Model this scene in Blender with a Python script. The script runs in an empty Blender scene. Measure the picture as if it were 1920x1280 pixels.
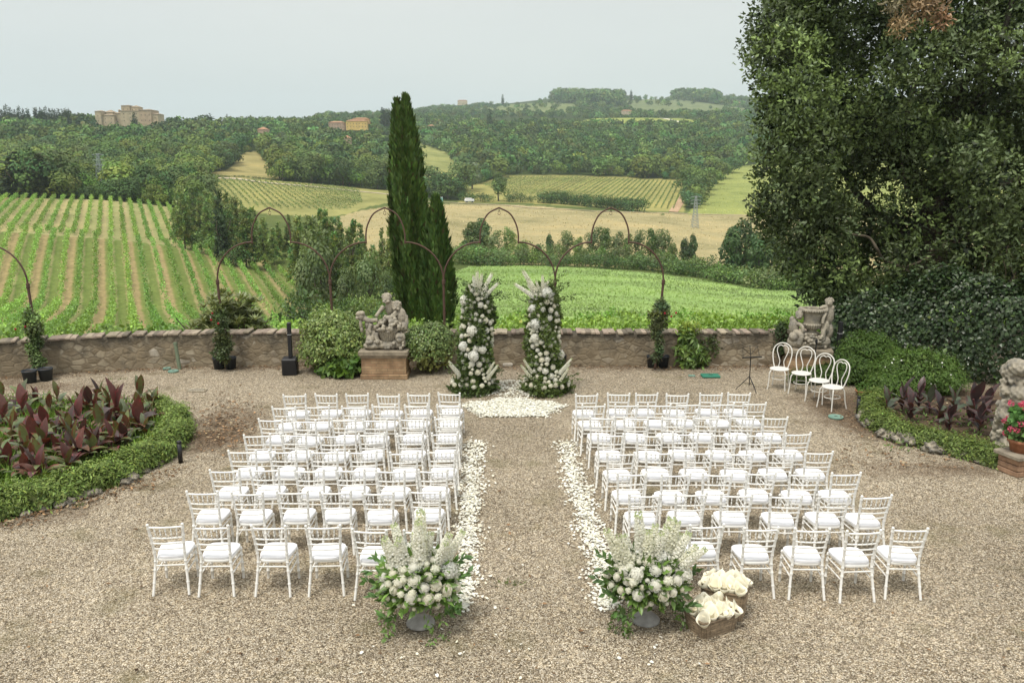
import bpy, math, random
import numpy as np
from math import sin, cos, tan, pi, radians, sqrt, atan2
rng = np.random.default_rng(11)
random.seed(5)
SC = bpy.context.scene
COL = SC.collection

# ---------------------------------------------------------------- camera, sky, sun, exposure
H = 5.2                      # eye height above the courtyard
F = 1600.0                   # focal length in photo pixels (1920 wide)
TH = math.atan(340 / F)      # downward pitch
CT, ST = cos(TH), sin(TH)
cd = bpy.data.cameras.new('camera'); cam = bpy.data.objects.new('camera', cd); COL.objects.link(cam)
cam.location = (0, 0, H); cam.rotation_euler = (pi / 2 - TH, 0, 0)
cd.sensor_width = 36; cd.lens = F / 1920 * 36; cd.clip_start = 0.1; cd.clip_end = 20000
SC.camera = cam

SUN_EL, SUN_AZ = radians(66), radians(215)      # azimuth clockwise from +Y
W = bpy.data.worlds.new('World'); SC.world = W; W.use_nodes = True
nt = W.node_tree; nt.nodes.clear()
def wn(t, **k):
    n = nt.nodes.new(t)
    for a, b in k.items(): setattr(n, a, b)
    return n
w_out = wn('ShaderNodeOutputWorld'); w_bg = wn('ShaderNodeBackground'); w_bg.inputs['Strength'].default_value = 0.1
w_sky = wn('ShaderNodeTexSky', sky_type='NISHITA', sun_disc=False, sun_elevation=SUN_EL, sun_rotation=SUN_AZ)
w_sky.dust_density = 4.0; w_sky.air_density = 1.0
w_tc = wn('ShaderNodeTexCoord'); w_sep = wn('ShaderNodeSeparateXYZ'); w_rmp = wn('ShaderNodeValToRGB')
w_noise = wn('ShaderNodeTexNoise'); w_noise.inputs['Scale'].default_value = 1.6; w_noise.inputs['Detail'].default_value = 5
w_map = wn('ShaderNodeMapping'); w_map.inputs['Scale'].default_value = (1, 1, 5)
w_mul = wn('ShaderNodeMix', data_type='RGBA', blend_type='MULTIPLY'); w_mul.inputs[0].default_value = 1
w_r2 = wn('ShaderNodeValToRGB')
w_mix = wn('ShaderNodeMix', data_type='RGBA'); w_mix.inputs[0].default_value = 0.9
e = w_rmp.color_ramp.elements
e[0].position = 0.0; e[0].color = (0.545, 0.60, 0.60, 1)
e[1].position = 0.6; e[1].color = (.90, .90, .88, 1)
m = w_rmp.color_ramp.elements.new(0.22); m.color = (0.605, 0.615, 0.59, 1)
w_r2.color_ramp.elements[0].position = .3; w_r2.color_ramp.elements[0].color = (11.0, 11.1, 11.2, 1)
w_r2.color_ramp.elements[1].position = .7; w_r2.color_ramp.elements[1].color = (12.2, 12.1, 12.0, 1)
L = nt.links.new
L(w_tc.outputs['Generated'], w_sep.inputs[0]); L(w_sep.outputs['Z'], w_rmp.inputs[0])
L(w_tc.outputs['Generated'], w_map.inputs[0]); L(w_map.outputs[0], w_noise.inputs[0]); L(w_noise.outputs[0], w_r2.inputs[0])
L(w_rmp.outputs[0], w_mul.inputs[6]); L(w_r2.outputs[0], w_mul.inputs[7])
L(w_sky.outputs[0], w_mix.inputs[6]); L(w_mul.outputs[2], w_mix.inputs[7])
L(w_mix.outputs[2], w_bg.inputs[0]); L(w_bg.outputs[0], w_out.inputs[0])

sd = bpy.data.lights.new('sun', 'SUN'); sun = bpy.data.objects.new('sun', sd); COL.objects.link(sun)
sd.energy = 2.3; sd.angle = radians(16); sd.color = (1, 0.95, 0.86)
sun.rotation_euler = (pi / 2 - SUN_EL, 0, -SUN_AZ + pi)
sun.location = (0, -20, 40)
SC.view_settings.view_transform = 'Standard'; SC.view_settings.look = 'None'
SC.view_settings.exposure = 0.22; SC.view_settings.gamma = 1.0
SC.cycles.max_bounces = 6; SC.cycles.transparent_max_bounces = 6
SC.cycles.volume_bounces = 1
SC.cycles.use_denoising = True

# ---------------------------------------------------------------- photo pixel -> world helpers
def ray(px, py):
    u = (px - 960) / F; v = (640 - py) / F
    return np.array([u, CT + v * ST, -ST + v * CT])
def G(px, py, z=0.0):                      # point of the plane z that the photo shows at (px, py)
    d = ray(px, py); t = (z - H) / d[2]
    return np.array([d[0] * t, d[1] * t, z])
def atY(px, py, Y):                        # point at depth Y
    d = ray(px, py); t = Y / d[1]
    return np.array([d[0] * t, Y, H + d[2] * t])
def project(P):
    P = np.asarray(P, float)
    x, y, z = P[..., 0], P[..., 1], P[..., 2] - H
    Z = y * CT - z * ST
    U = y * ST + z * CT
    return 960 + F * x / Z, 640 - F * U / Z
def yz(y, d):                              # height at depth d seen at row y
    v = (640 - y) / F
    return H + d * (v * CT - ST) / (CT + v * ST)

# ---------------------------------------------------------------- objects
def tag(o, label=None, cat=None, group=None, kind=None):
    if label: o['label'] = label
    if cat:
        o['category'] = cat
        if not kind: o['kind'] = 'thing'
    if group: o['group'] = group
    if kind: o['kind'] = kind
    return o
def thing(name, label, cat, loc=(0, 0, 0), rz=0.0, group=None):
    o = bpy.data.objects.new(name, None); COL.objects.link(o)
    o.empty_display_size = 0.1
    o.location = [float(a) for a in loc]; o.rotation_euler = (0, 0, rz)
    return tag(o, label, cat, group)
def dup(root, loc, rz=0.0, label=None, scale=None, group=None):
    r = root.copy(); COL.objects.link(r)
    r.location = [float(a) for a in loc]; r.rotation_euler = (0, 0, rz)
    if scale is not None: r.scale = (scale, scale, scale) if np.isscalar(scale) else scale
    if label: r['label'] = label
    if group: r['group'] = group
    for ch in root.children:
        c = ch.copy(); COL.objects.link(c); c.parent = r
        if ch.name.startswith('cushion'):
            c.location = (rng.normal() * .006, rng.normal() * .008, 0); c.rotation_euler.z = rng.normal() * .035
        for g in ch.children:
            d = g.copy(); COL.objects.link(d); d.parent = c
    return r
def link(name, mesh, parent=None, loc=None, rz=None, scale=None):
    o = bpy.data.objects.new(name, mesh); COL.objects.link(o)
    if parent: o.parent = parent
    if loc is not None: o.location = [float(a) for a in loc]
    if rz is not None: o.rotation_euler = (0, 0, rz)
    if scale is not None: o.scale = (scale,) * 3 if np.isscalar(scale) else scale
    return o

def unit(v):
    v = np.asarray(v, float)
    return v / np.maximum(np.linalg.norm(v, axis=-1, keepdims=True), 1e-9)
def rdir(n): return unit(rng.normal(size=(n, 3)))

def curve(pts, k=12):
    """smooth curve through the points (Catmull-Rom)"""
    P = np.asarray(pts, float); P = np.concatenate([[2 * P[0] - P[1]], P, [2 * P[-1] - P[-2]]]); out = []
    for i in range(1, len(P) - 2):
        for t in np.linspace(0, 1, k, endpoint=False):
            a, b_, c, d = P[i - 1:i + 3]
            out.append(.5 * ((2 * b_) + (c - a) * t + (2 * a - 5 * b_ + 4 * c - d) * t ** 2 + (-a + 3 * b_ - 3 * c + d) * t ** 3))
    out.append(P[-2]); return np.array(out)

class MB:
    """collects faces; build() links them as ONE mesh object"""
    def __init__(s): s.V = []; s.Fs = []; s.C = []; s.S = []; s.M = []; s.n = 0
    def add(s, v, f, col=(1, 1, 1), smooth=False, mi=0):
        v = np.asarray(v, np.float32).reshape(-1, 3); f = np.asarray(f, np.int64)
        if len(f) == 0: return s
        s.V.append(v); s.Fs.append(f + s.n); s.n += len(v)
        c = np.asarray(col, np.float32)
        s.C.append(np.broadcast_to(c, (len(f), 3)) if c.ndim == 1 else c)
        s.S.append(np.full(len(f), smooth)); s.M.append(np.full(len(f), mi, np.int32))
        return s
    def mesh(s, name, mats):
        me = bpy.data.meshes.new(name)
        V = np.concatenate(s.V); me.vertices.add(len(V)); me.vertices.foreach_set('co', V.ravel())
        loops = np.concatenate([f.ravel() for f in s.Fs]).astype(np.int32)
        tot = np.concatenate([np.full(len(f), f.shape[1], np.int32) for f in s.Fs])
        start = np.concatenate([[0], np.cumsum(tot)[:-1]]).astype(np.int32)
        me.loops.add(len(loops)); me.loops.foreach_set('vertex_index', loops)
        me.polygons.add(len(tot)); me.polygons.foreach_set('loop_start', start)
        me.polygons.foreach_set('loop_total', tot)
        me.polygons.foreach_set('use_smooth', np.concatenate(s.S))
        me.polygons.foreach_set('material_index', np.concatenate(s.M))
        a = me.attributes.new('col', 'FLOAT_COLOR', 'FACE')
        C = np.concatenate(s.C); C4 = np.ones((len(C), 4), np.float32); C4[:, :3] = C
        a.data.foreach_set('color', C4.ravel())
        me.update(calc_edges=True); me.validate()
        for mt in (mats if isinstance(mats, (list, tuple)) else [mats]): me.materials.append(mt)
        return me
    def build(s, name, mats, parent=None, loc=None, rz=None):
        return link(name, s.mesh(name, mats), parent, loc, rz)
    # ---- shapes
    def grid(s, P, col=(1, 1, 1), smooth=True, close_u=False, close_v=False):
        P = np.asarray(P, float); a, b = P.shape[:2]
        i = np.arange(a if close_u else a - 1)[:, None]; j = np.arange(b if close_v else b - 1)[None, :]
        i2 = (i + 1) % a; j2 = (j + 1) % b
        f = np.stack([i * b + j, i2 * b + j, i2 * b + j2, i * b + j2], -1).reshape(-1, 4)
        return s.add(P.reshape(-1, 3), f, col, smooth)
    def tube(s, pts, r, n=8, col=(1, 1, 1), cap=True, closed=False):
        P = np.asarray(pts, float); k = len(P)
        R = np.broadcast_to(np.asarray(r, float), (k,))
        if closed: t = unit(np.roll(P, -1, 0) - np.roll(P, 1, 0))
        else: t = unit(np.gradient(P, axis=0))
        ref = np.array([0, 0, 1.0]) if abs(t[:, 2]).mean() < .8 else np.array([0, 1.0, 0])
        a = unit(np.cross(t, ref)); b = np.cross(t, a)
        an = np.arange(n) * 2 * pi / n
        ring = P[:, None] + R[:, None, None] * (a[:, None] * np.cos(an)[None, :, None] + b[:, None] * np.sin(an)[None, :, None])
        s.grid(ring, col, True, closed, True)
        if cap and not closed:
            s.add(ring[0], [list(range(n))], col); s.add(ring[-1], [list(range(n))[::-1]], col)
        return s
    def lathe(s, prof, n=24, col=(1, 1, 1), c=(0, 0, 0), flute=0.0, nf=0):
        pr = np.asarray(prof, float); an = np.arange(n) * 2 * pi / n
        k = 1 + (flute * np.cos(an * nf) if nf else 0 * an)
        P = np.stack([pr[:, None, 0] * np.cos(an) * k, pr[:, None, 0] * np.sin(an) * k, np.repeat(pr[:, 1:2], n, 1)], -1) + np.asarray(c)
        return s.grid(P, col, True, False, True)
    def box(s, c, size, rz=0.0, bev=0.006, col=(1, 1, 1), taper=1.0):
        hx, hy, hz = np.asarray(size, float) / 2; b = min(bev, hx * .45, hy * .45, hz * .45)
        def loop(x, y, q): return [(-x + q, -y), (x - q, -y), (x, -y + q), (x, y - q), (x - q, y), (-x + q, y), (-x, y - q), (-x, -y + q)]
        L_ = []
        for z, ins in ((-hz, b), (-hz + b, 0), (hz - b, 0), (hz, b)):
            k = 1 + (taper - 1) * (z + hz) / (2 * hz)
            L_.append([(x * k, y * k, z) for x, y in loop(hx - ins, hy - ins, b)])
        P = np.array(L_); ca, sa = cos(rz), sin(rz)
        Q = P.copy(); Q[..., 0] = P[..., 0] * ca - P[..., 1] * sa; Q[..., 1] = P[..., 0] * sa + P[..., 1] * ca
        Q += np.asarray(c)
        s.grid(Q, col, False, False, True)
        s.add(Q[0], [list(range(8))[::-1]], col); s.add(Q[-1], [list(range(8))], col)
        return s
    def ball(s, c, r, n=10, col=(1, 1, 1), rot=None):
        r = np.broadcast_to(np.asarray(r, float), (3,))
        th = np.linspace(0.02, pi - 0.02, n // 2 + 2); ph = np.arange(n) * 2 * pi / n
        P = np.stack([np.sin(th)[:, None] * np.cos(ph), np.sin(th)[:, None] * np.sin(ph), np.repeat(np.cos(th)[:, None], n, 1)], -1) * r
        if rot is not None: P = P @ np.asarray(rot).T
        return s.grid(P[::-1] + np.asarray(c), col, True, False, True)
    def leaves(s, P, axis, nrm, ln, wd, col, cup=0.0):
        """diamond leaves: base at P, pointing along axis"""
        P = np.asarray(P, float); n = len(P)
        ln = np.broadcast_to(np.asarray(ln, float), (n,))[:, None]; wd = np.broadcast_to(np.asarray(wd, float), (n,))[:, None]
        a = unit(axis); nn = unit(nrm - (np.sum(nrm * a, -1, keepdims=True)) * a); b = np.cross(nn, a)
        m_ = P + a * ln * .45 + nn * cup * wd
        v = np.stack([P, m_ - b * wd / 2, P + a * ln, m_ + b * wd / 2], 1)
        return s.add(v, np.arange(4 * n).reshape(n, 4), col)

# ---------------------------------------------------------------- materials
def principled(name, col=(.8, .8, .8), rough=.6, metal=0.0, spec=.5, build=None):
    m = bpy.data.materials.new(name); m.use_nodes = True
    t = m.node_tree; b = t.nodes['Principled BSDF']
    b.inputs['Base Color'].default_value = (*col, 1); b.inputs['Roughness'].default_value = rough
    b.inputs['Metallic'].default_value = metal; b.inputs['Specular IOR Level'].default_value = spec
    if build: build(t, b)
    return m
def N(t, typ, **k):
    n = t.nodes.new(typ)
    for a, b in k.items():
        if a == 'ins':
            for q, w in b.items(): n.inputs[q].default_value = w
        else: setattr(n, a, b)
    return n
def ramp(t, pts):
    r = N(t, 'ShaderNodeValToRGB'); el = r.color_ramp.elements
    while len(el) < len(pts): el.new(.5)
    for q, (p, c) in zip(el, pts): q.position = p; q.color = (*c, 1) if len(c) == 3 else c
    return r
def mixc(t, fac, a, b, blend='MIX'):
    x = N(t, 'ShaderNodeMix', data_type='RGBA', blend_type=blend)
    for sock, val in ((0, fac), (6, a), (7, b)):
        if hasattr(val, 'links'): t.links.new(val, x.inputs[sock])
        elif sock == 0: x.inputs[0].default_value = val
        else: x.inputs[sock].default_value = (*val, 1)
    return x.outputs[2]
def noise(t, scale, detail=4, co='Object', rough=.55, vec=None):
    n = N(t, 'ShaderNodeTexNoise', ins={'Scale': scale, 'Detail': detail, 'Roughness': rough})
    if vec is None:
        vec = N(t, 'ShaderNodeTexCoord').outputs[co]
    t.links.new(vec, n.inputs['Vector'])
    return n.outputs[0]
def bump(t, b, h, strength=.4, dist=.02):
    x = N(t, 'ShaderNodeBump', ins={'Strength': strength, 'Distance': dist})
    t.links.new(h, x.inputs['Height']); t.links.new(x.outputs[0], b.inputs['Normal'])
def leafmat(name, rough=.5, trans=.25, spec=.35, tint=(1.25, 1.15, .5), vr=(.75, 1.25), hr=(.485, .512)):
    m = bpy.data.materials.new(name); m.use_nodes = True; t = m.node_tree
    b = t.nodes['Principled BSDF']; o = t.nodes['Material Output']
    a = N(t, 'ShaderNodeAttribute', attribute_name='col')
    oi = N(t, 'ShaderNodeObjectInfo')
    hs = N(t, 'ShaderNodeHueSaturation', ins={'Saturation': 1.0})
    mr = N(t, 'ShaderNodeMapRange', ins={'To Min': hr[0], 'To Max': hr[1]}); t.links.new(oi.outputs['Random'], mr.inputs[0]); t.links.new(mr.outputs[0], hs.inputs['Hue'])
    mv = N(t, 'ShaderNodeMapRange', ins={'To Min': vr[0], 'To Max': vr[1]})
    ml = N(t, 'ShaderNodeMath', operation='MULTIPLY', ins={1: 7.31}); fr = N(t, 'ShaderNodeMath', operation='FRACT')
    t.links.new(oi.outputs['Random'], ml.inputs[0]); t.links.new(ml.outputs[0], fr.inputs[0]); t.links.new(fr.outputs[0], mv.inputs[0]); t.links.new(mv.outputs[0], hs.inputs['Value'])
    t.links.new(a.outputs['Color'], hs.inputs['Color'])
    t.links.new(hs.outputs[0], b.inputs['Base Color']); b.inputs['Roughness'].default_value = rough; b.inputs['Specular IOR Level'].default_value = spec
    tr = N(t, 'ShaderNodeBsdfTranslucent'); t.links.new(mixc(t, 1.0, hs.outputs[0], tint, 'MULTIPLY'), tr.inputs[0])
    mx = N(t, 'ShaderNodeMixShader', ins={0: trans})
    t.links.new(b.outputs[0], mx.inputs[1]); t.links.new(tr.outputs[0], mx.inputs[2]); t.links.new(mx.outputs[0], o.inputs[0])
    return m
def attrmat(name, rough=.7, nscale=6, namt=.35, bmp=.3, bd=.02, spec=.3):
    def f(t, b):
        a = N(t, 'ShaderNodeAttribute', attribute_name='col')
        n = noise(t, nscale, 6)
        r = ramp(t, [(.25, (1 - namt,) * 3), (.75, (1 + namt * .5,) * 3)]); t.links.new(n, r.inputs[0])
        t.links.new(mixc(t, 1.0, a.outputs['Color'], r.outputs[0], 'MULTIPLY'), b.inputs['Base Color'])
        if bmp: bump(t, b, noise(t, nscale * 4, 5), bmp, bd)
    return principled(name, rough=rough, spec=spec, build=f)

M = {}
M['leaf'] = leafmat('leaf')
M['glossleaf'] = leafmat('glossy_leaf', .38, .2, .5)
M['darkleaf'] = leafmat('evergreen_leaf', .5, .12, .4)
M['forest'] = leafmat('woodland_leaf', .7, .10, .12, hr=(.462, .51))
M['petal'] = leafmat('petal', .7, .5, .08, (1, 1, .95), (.97, 1.03), (.497, .503))
M['ground_petal'] = leafmat('fallen_petal', .7, .12, .1, (1, 1, .95), (.97, 1.03), (.497, .503))
M['canna'] = leafmat('canna_leaf', .4, .22, .4, (1.3, .6, .35))
M['bark'] = attrmat('bark', .9, 5, .5, .6, .03)
M['paint'] = principled('white_chair_paint', (.80, .79, .75), .42, build=lambda t, b: (
    t.links.new(mixc(t, noise(t, 9, 5), (.88, .875, .85), (.82, .81, .77)), b.inputs['Base Color'])))
M['ironwhite'] = principled('white_iron_paint', (.78, .77, .73), .45, build=lambda t, b: (
    t.links.new(mixc(t, noise(t, 14, 6), (.82, .81, .77), (.66, .63, .56)), b.inputs['Base Color'])))
M['cushion'] = principled('white_cotton', (.84, .84, .86), .9, spec=.1, build=lambda t, b: bump(t, b, noise(t, 60, 4), .15, .004))
M['rust'] = principled('rusty_iron', (.1, .05, .03), .7, build=lambda t, b: (
    t.links.new(mixc(t, noise(t, 6, 6), (.04, .026, .02), (.13, .065, .04)), b.inputs['Base Color'])))
M['black'] = principled('black_plastic', (.012, .012, .014), .5)
M['blackmetal'] = principled('black_metal', (.015, .015, .017), .4, .3)
M['pot'] = principled('dark_pot_plastic', (.03, .037, .045), .55)
M['terracotta'] = attrmat('terracotta', .85, 8, .4, .3)
M['stone'] = attrmat('weathered_stone', .95, 7, .45, .5, .02)
M['plain'] = attrmat('painted', .7, 3, .2, 0)
M['paper'] = principled('cream_paper', (.87, .83, .68), .7, spec=.2)
M['greenlid'] = principled('green_cast_lid', (.12, .25, .19), .6, build=lambda t, b: (
    t.links.new(mixc(t, noise(t, 10, 5), (.12, .28, .22), (.22, .30, .24)), b.inputs['Base Color'])))
M['wicker'] = attrmat('wicker', .75, 30, .5, .3, .005)
M['zinc'] = attrmat('grey_zinc', .6, 12, .35, .2, .01)
M['iron'] = principled('iron_grate', (.03, .025, .022), .7)
M['metalgrey'] = principled('galvanised_steel', (.32, .36, .36), .5, .3)

def gravel_build(t, b):
    tc = N(t, 'ShaderNodeTexCoord').outputs['Object']
    warp = N(t, 'ShaderNodeVectorMath', operation='MULTIPLY_ADD', ins={1: (.012, .012, .012)})
    nz = N(t, 'ShaderNodeTexNoise', ins={'Scale': 30, 'Detail': 2}); t.links.new(tc, nz.inputs['Vector'])
    t.links.new(nz.outputs['Color'], warp.inputs[0]); t.links.new(tc, warp.inputs[2])
    vo = N(t, 'ShaderNodeTexVoronoi', ins={'Scale': 70, 'Randomness': 1}); t.links.new(warp.outputs[0], vo.inputs['Vector'])
    vo2 = N(t, 'ShaderNodeTexVoronoi', ins={'Scale': 24, 'Randomness': 1}); t.links.new(warp.outputs[0], vo2.inputs['Vector'])
    sp = N(t, 'ShaderNodeSeparateColor'); t.links.new(vo.outputs['Color'], sp.inputs[0])
    peb = ramp(t, [(0, (.12, .105, .085)), (.22, (.31, .275, .215)), (.5, (.50, .445, .35)), (.8, (.69, .63, .52)), (1, (.88, .84, .75))])
    t.links.new(sp.outputs[0], peb.inputs[0])
    sp2 = N(t, 'ShaderNodeSeparateColor'); t.links.new(vo2.outputs['Color'], sp2.inputs[0])
    peb2 = ramp(t, [(0, (.75, .72, .7)), (.5, (1, 1, 1)), (1, (1.2, 1.16, 1.1))]); t.links.new(sp2.outputs[1], peb2.inputs[0])
    c = mixc(t, 1.0, peb.outputs[0], peb2.outputs[0], 'MULTIPLY')
    gap = ramp(t, [(.35, (1, 1, 1)), (.70, (.40, .35, .285))]); t.links.new(vo.outputs['Distance'], gap.inputs[0])  # dark soil between pebbles, with their crevice shade painted into the colour
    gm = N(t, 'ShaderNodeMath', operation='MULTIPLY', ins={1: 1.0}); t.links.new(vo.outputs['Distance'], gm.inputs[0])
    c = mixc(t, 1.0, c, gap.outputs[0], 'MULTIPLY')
    # broad dirt, worn and greenish patches
    big = ramp(t, [(.3, (.80, .78, .74)), (.7, (1.12, 1.1, 1.06))]); t.links.new(noise(t, .35, 6, vec=tc), big.inputs[0])
    c = mixc(t, 1.0, c, big.outputs[0], 'MULTIPLY')
    gr = ramp(t, [(.56, (0, 0, 0)), (.72, (.5, .5, .5))]); t.links.new(noise(t, 1.1, 7, vec=tc), gr.inputs[0])
    c = mixc(t, gr.outputs[0], c, (.15, .135, .06))
    # soil and leaf litter where the attribute says so
    lit = N(t, 'ShaderNodeAttribute', attribute_name='litter')
    n3 = noise(t, 2.2, 8, vec=tc, rough=.7)
    am = N(t, 'ShaderNodeMath', operation='ADD'); t.links.new(lit.outputs['Fac'], am.inputs[0]); t.links.new(n3, am.inputs[1])
    lr = ramp(t, [(.62, (0, 0, 0)), (1.0, (.9, .9, .9))]); t.links.new(am.outputs[0], lr.inputs[0])
    soil = ramp(t, [(.3, (.045, .03, .02)), (.6, (.12, .08, .05)), (.85, (.27, .19, .12))]); t.links.new(sp.outputs[1], soil.inputs[0])
    c = mixc(t, lr.outputs[0], c, soil.outputs[0])
    t.links.new(c, b.inputs['Base Color'])
    inv = N(t, 'ShaderNodeMath', operation='SUBTRACT', ins={0: 1.0}); t.links.new(vo.outputs['Distance'], inv.inputs[1])
    bump(t, b, inv.outputs[0], .75, .018)
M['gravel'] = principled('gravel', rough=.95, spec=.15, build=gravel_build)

def wall_build(t, b):
    tc = N(t, 'ShaderNodeTexCoord').outputs['Object']
    mp = N(t, 'ShaderNodeMapping', ins={'Scale': (1, 1, 1.45)}); t.links.new(tc, mp.inputs[0])
    wz = N(t, 'ShaderNodeTexNoise', ins={'Scale': 3, 'Detail': 3}); t.links.new(tc, wz.inputs['Vector'])
    wa = N(t, 'ShaderNodeVectorMath', operation='MULTIPLY_ADD', ins={1: (.10, .10, .10)}); t.links.new(wz.outputs['Color'], wa.inputs[0]); t.links.new(mp.outputs[0], wa.inputs[2])
    vo = N(t, 'ShaderNodeTexVoronoi', ins={'Scale': 4.3}); t.links.new(wa.outputs[0], vo.inputs['Vector'])
    ve = N(t, 'ShaderNodeTexVoronoi', feature='DISTANCE_TO_EDGE', ins={'Scale': 4.3}); t.links.new(wa.outputs[0], ve.inputs['Vector'])
    sp = N(t, 'ShaderNodeSeparateColor'); t.links.new(vo.outputs['Color'], sp.inputs[0])
    st = ramp(t, [(0, (.19, .15, .10)), (.35, (.29, .24, .165)), (.7, (.38, .325, .235)), (.93, (.46, .41, .32)), (1, (.6, .56, .49))]); t.links.new(sp.outputs[0], st.inputs[0])
    ed = ramp(t, [(.0, (0, 0, 0)), (.16, (1, 1, 1))]); t.links.new(ve.outputs['Distance'], ed.inputs[0])
    c = mixc(t, ed.outputs[0], (.24, .195, .135), st.outputs[0])
    # render remains and dark lichen
    pl = ramp(t, [(.42, (0, 0, 0)), (.58, (.8, .8, .8))]); t.links.new(noise(t, .9, 6, vec=tc), pl.inputs[0])
    c = mixc(t, pl.outputs[0], c, (.27, .22, .15))
    sx = N(t, 'ShaderNodeSeparateXYZ'); t.links.new(tc, sx.inputs[0])
    zz = N(t, 'ShaderNodeMath', operation='MULTIPLY_ADD', ins={1: .42, 2: -.12}); t.links.new(sx.outputs['Z'], zz.inputs[0])
    ad = N(t, 'ShaderNodeMath', operation='ADD'); t.links.new(zz.outputs[0], ad.inputs[0]); t.links.new(noise(t, 2.6, 8, vec=tc, rough=.68), ad.inputs[1])
    li = ramp(t, [(.5, (0, 0, 0)), (.76, (.88, .88, .88))]); t.links.new(ad.outputs[0], li.inputs[0])
    c = mixc(t, li.outputs[0], c, (.085, .075, .06))
    sp3 = ramp(t, [(.66, (0, 0, 0)), (.74, (.7, .7, .7))]); t.links.new(noise(t, 9, 4, vec=tc), sp3.inputs[0])
    c = mixc(t, sp3.outputs[0], c, (.4, .37, .31))
    t.links.new(c, b.inputs['Base Color'])
    hh = mixc(t, .6, ed.outputs[0], noise(t, 18, 8, vec=tc, rough=.7))
    bump(t, b, hh, .75, .03)
M['wall'] = principled('rubble_wall', rough=.95, spec=.15, build=wall_build)

def brick_mat(name, c1, c2, mortar, scale, wv=.26, hv=.065):
    def f(t, b):
        tc = N(t, 'ShaderNodeTexCoord').outputs['Object']
        sx = N(t, 'ShaderNodeSeparateXYZ'); t.links.new(tc, sx.inputs[0])
        ad = N(t, 'ShaderNodeMath', operation='ADD'); t.links.new(sx.outputs['X'], ad.inputs[0]); t.links.new(sx.outputs['Y'], ad.inputs[1])
        cb = N(t, 'ShaderNodeCombineXYZ'); t.links.new(ad.outputs[0], cb.inputs['X']); t.links.new(sx.outputs['Z'], cb.inputs['Y'])
        br = N(t, 'ShaderNodeTexBrick', ins={'Scale': scale, 'Mortar Size': .006, 'Brick Width': wv, 'Row Height': hv, 'Color1': (*c1, 1), 'Color2': (*c2, 1), 'Mortar': (*mortar, 1)})
        t.links.new(cb.outputs[0], br.inputs['Vector'])
        r = ramp(t, [(.3, (.62, .6, .58)), (.7, (1.15, 1.12, 1.1))]); t.links.new(noise(t, 5, 7, vec=tc), r.inputs[0])
        t.links.new(mixc(t, 1.0, br.outputs[0], r.outputs[0], 'MULTIPLY'), b.inputs['Base Color'])
        inv = N(t, 'ShaderNodeMath', operation='SUBTRACT', ins={0: 1.0}); t.links.new(br.outputs['Fac'], inv.inputs[1])
        bump(t, b, inv.outputs[0], .5, .01)
    return principled(name, rough=.9, spec=.2, build=f)
M['brick'] = brick_mat('pale_brick', (.42, .30, .18), (.33, .215, .13), (.27, .21, .14), 1.0)
M['coping'] = attrmat('coping_brick', .9, 9, .5, .4, .01)

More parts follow.
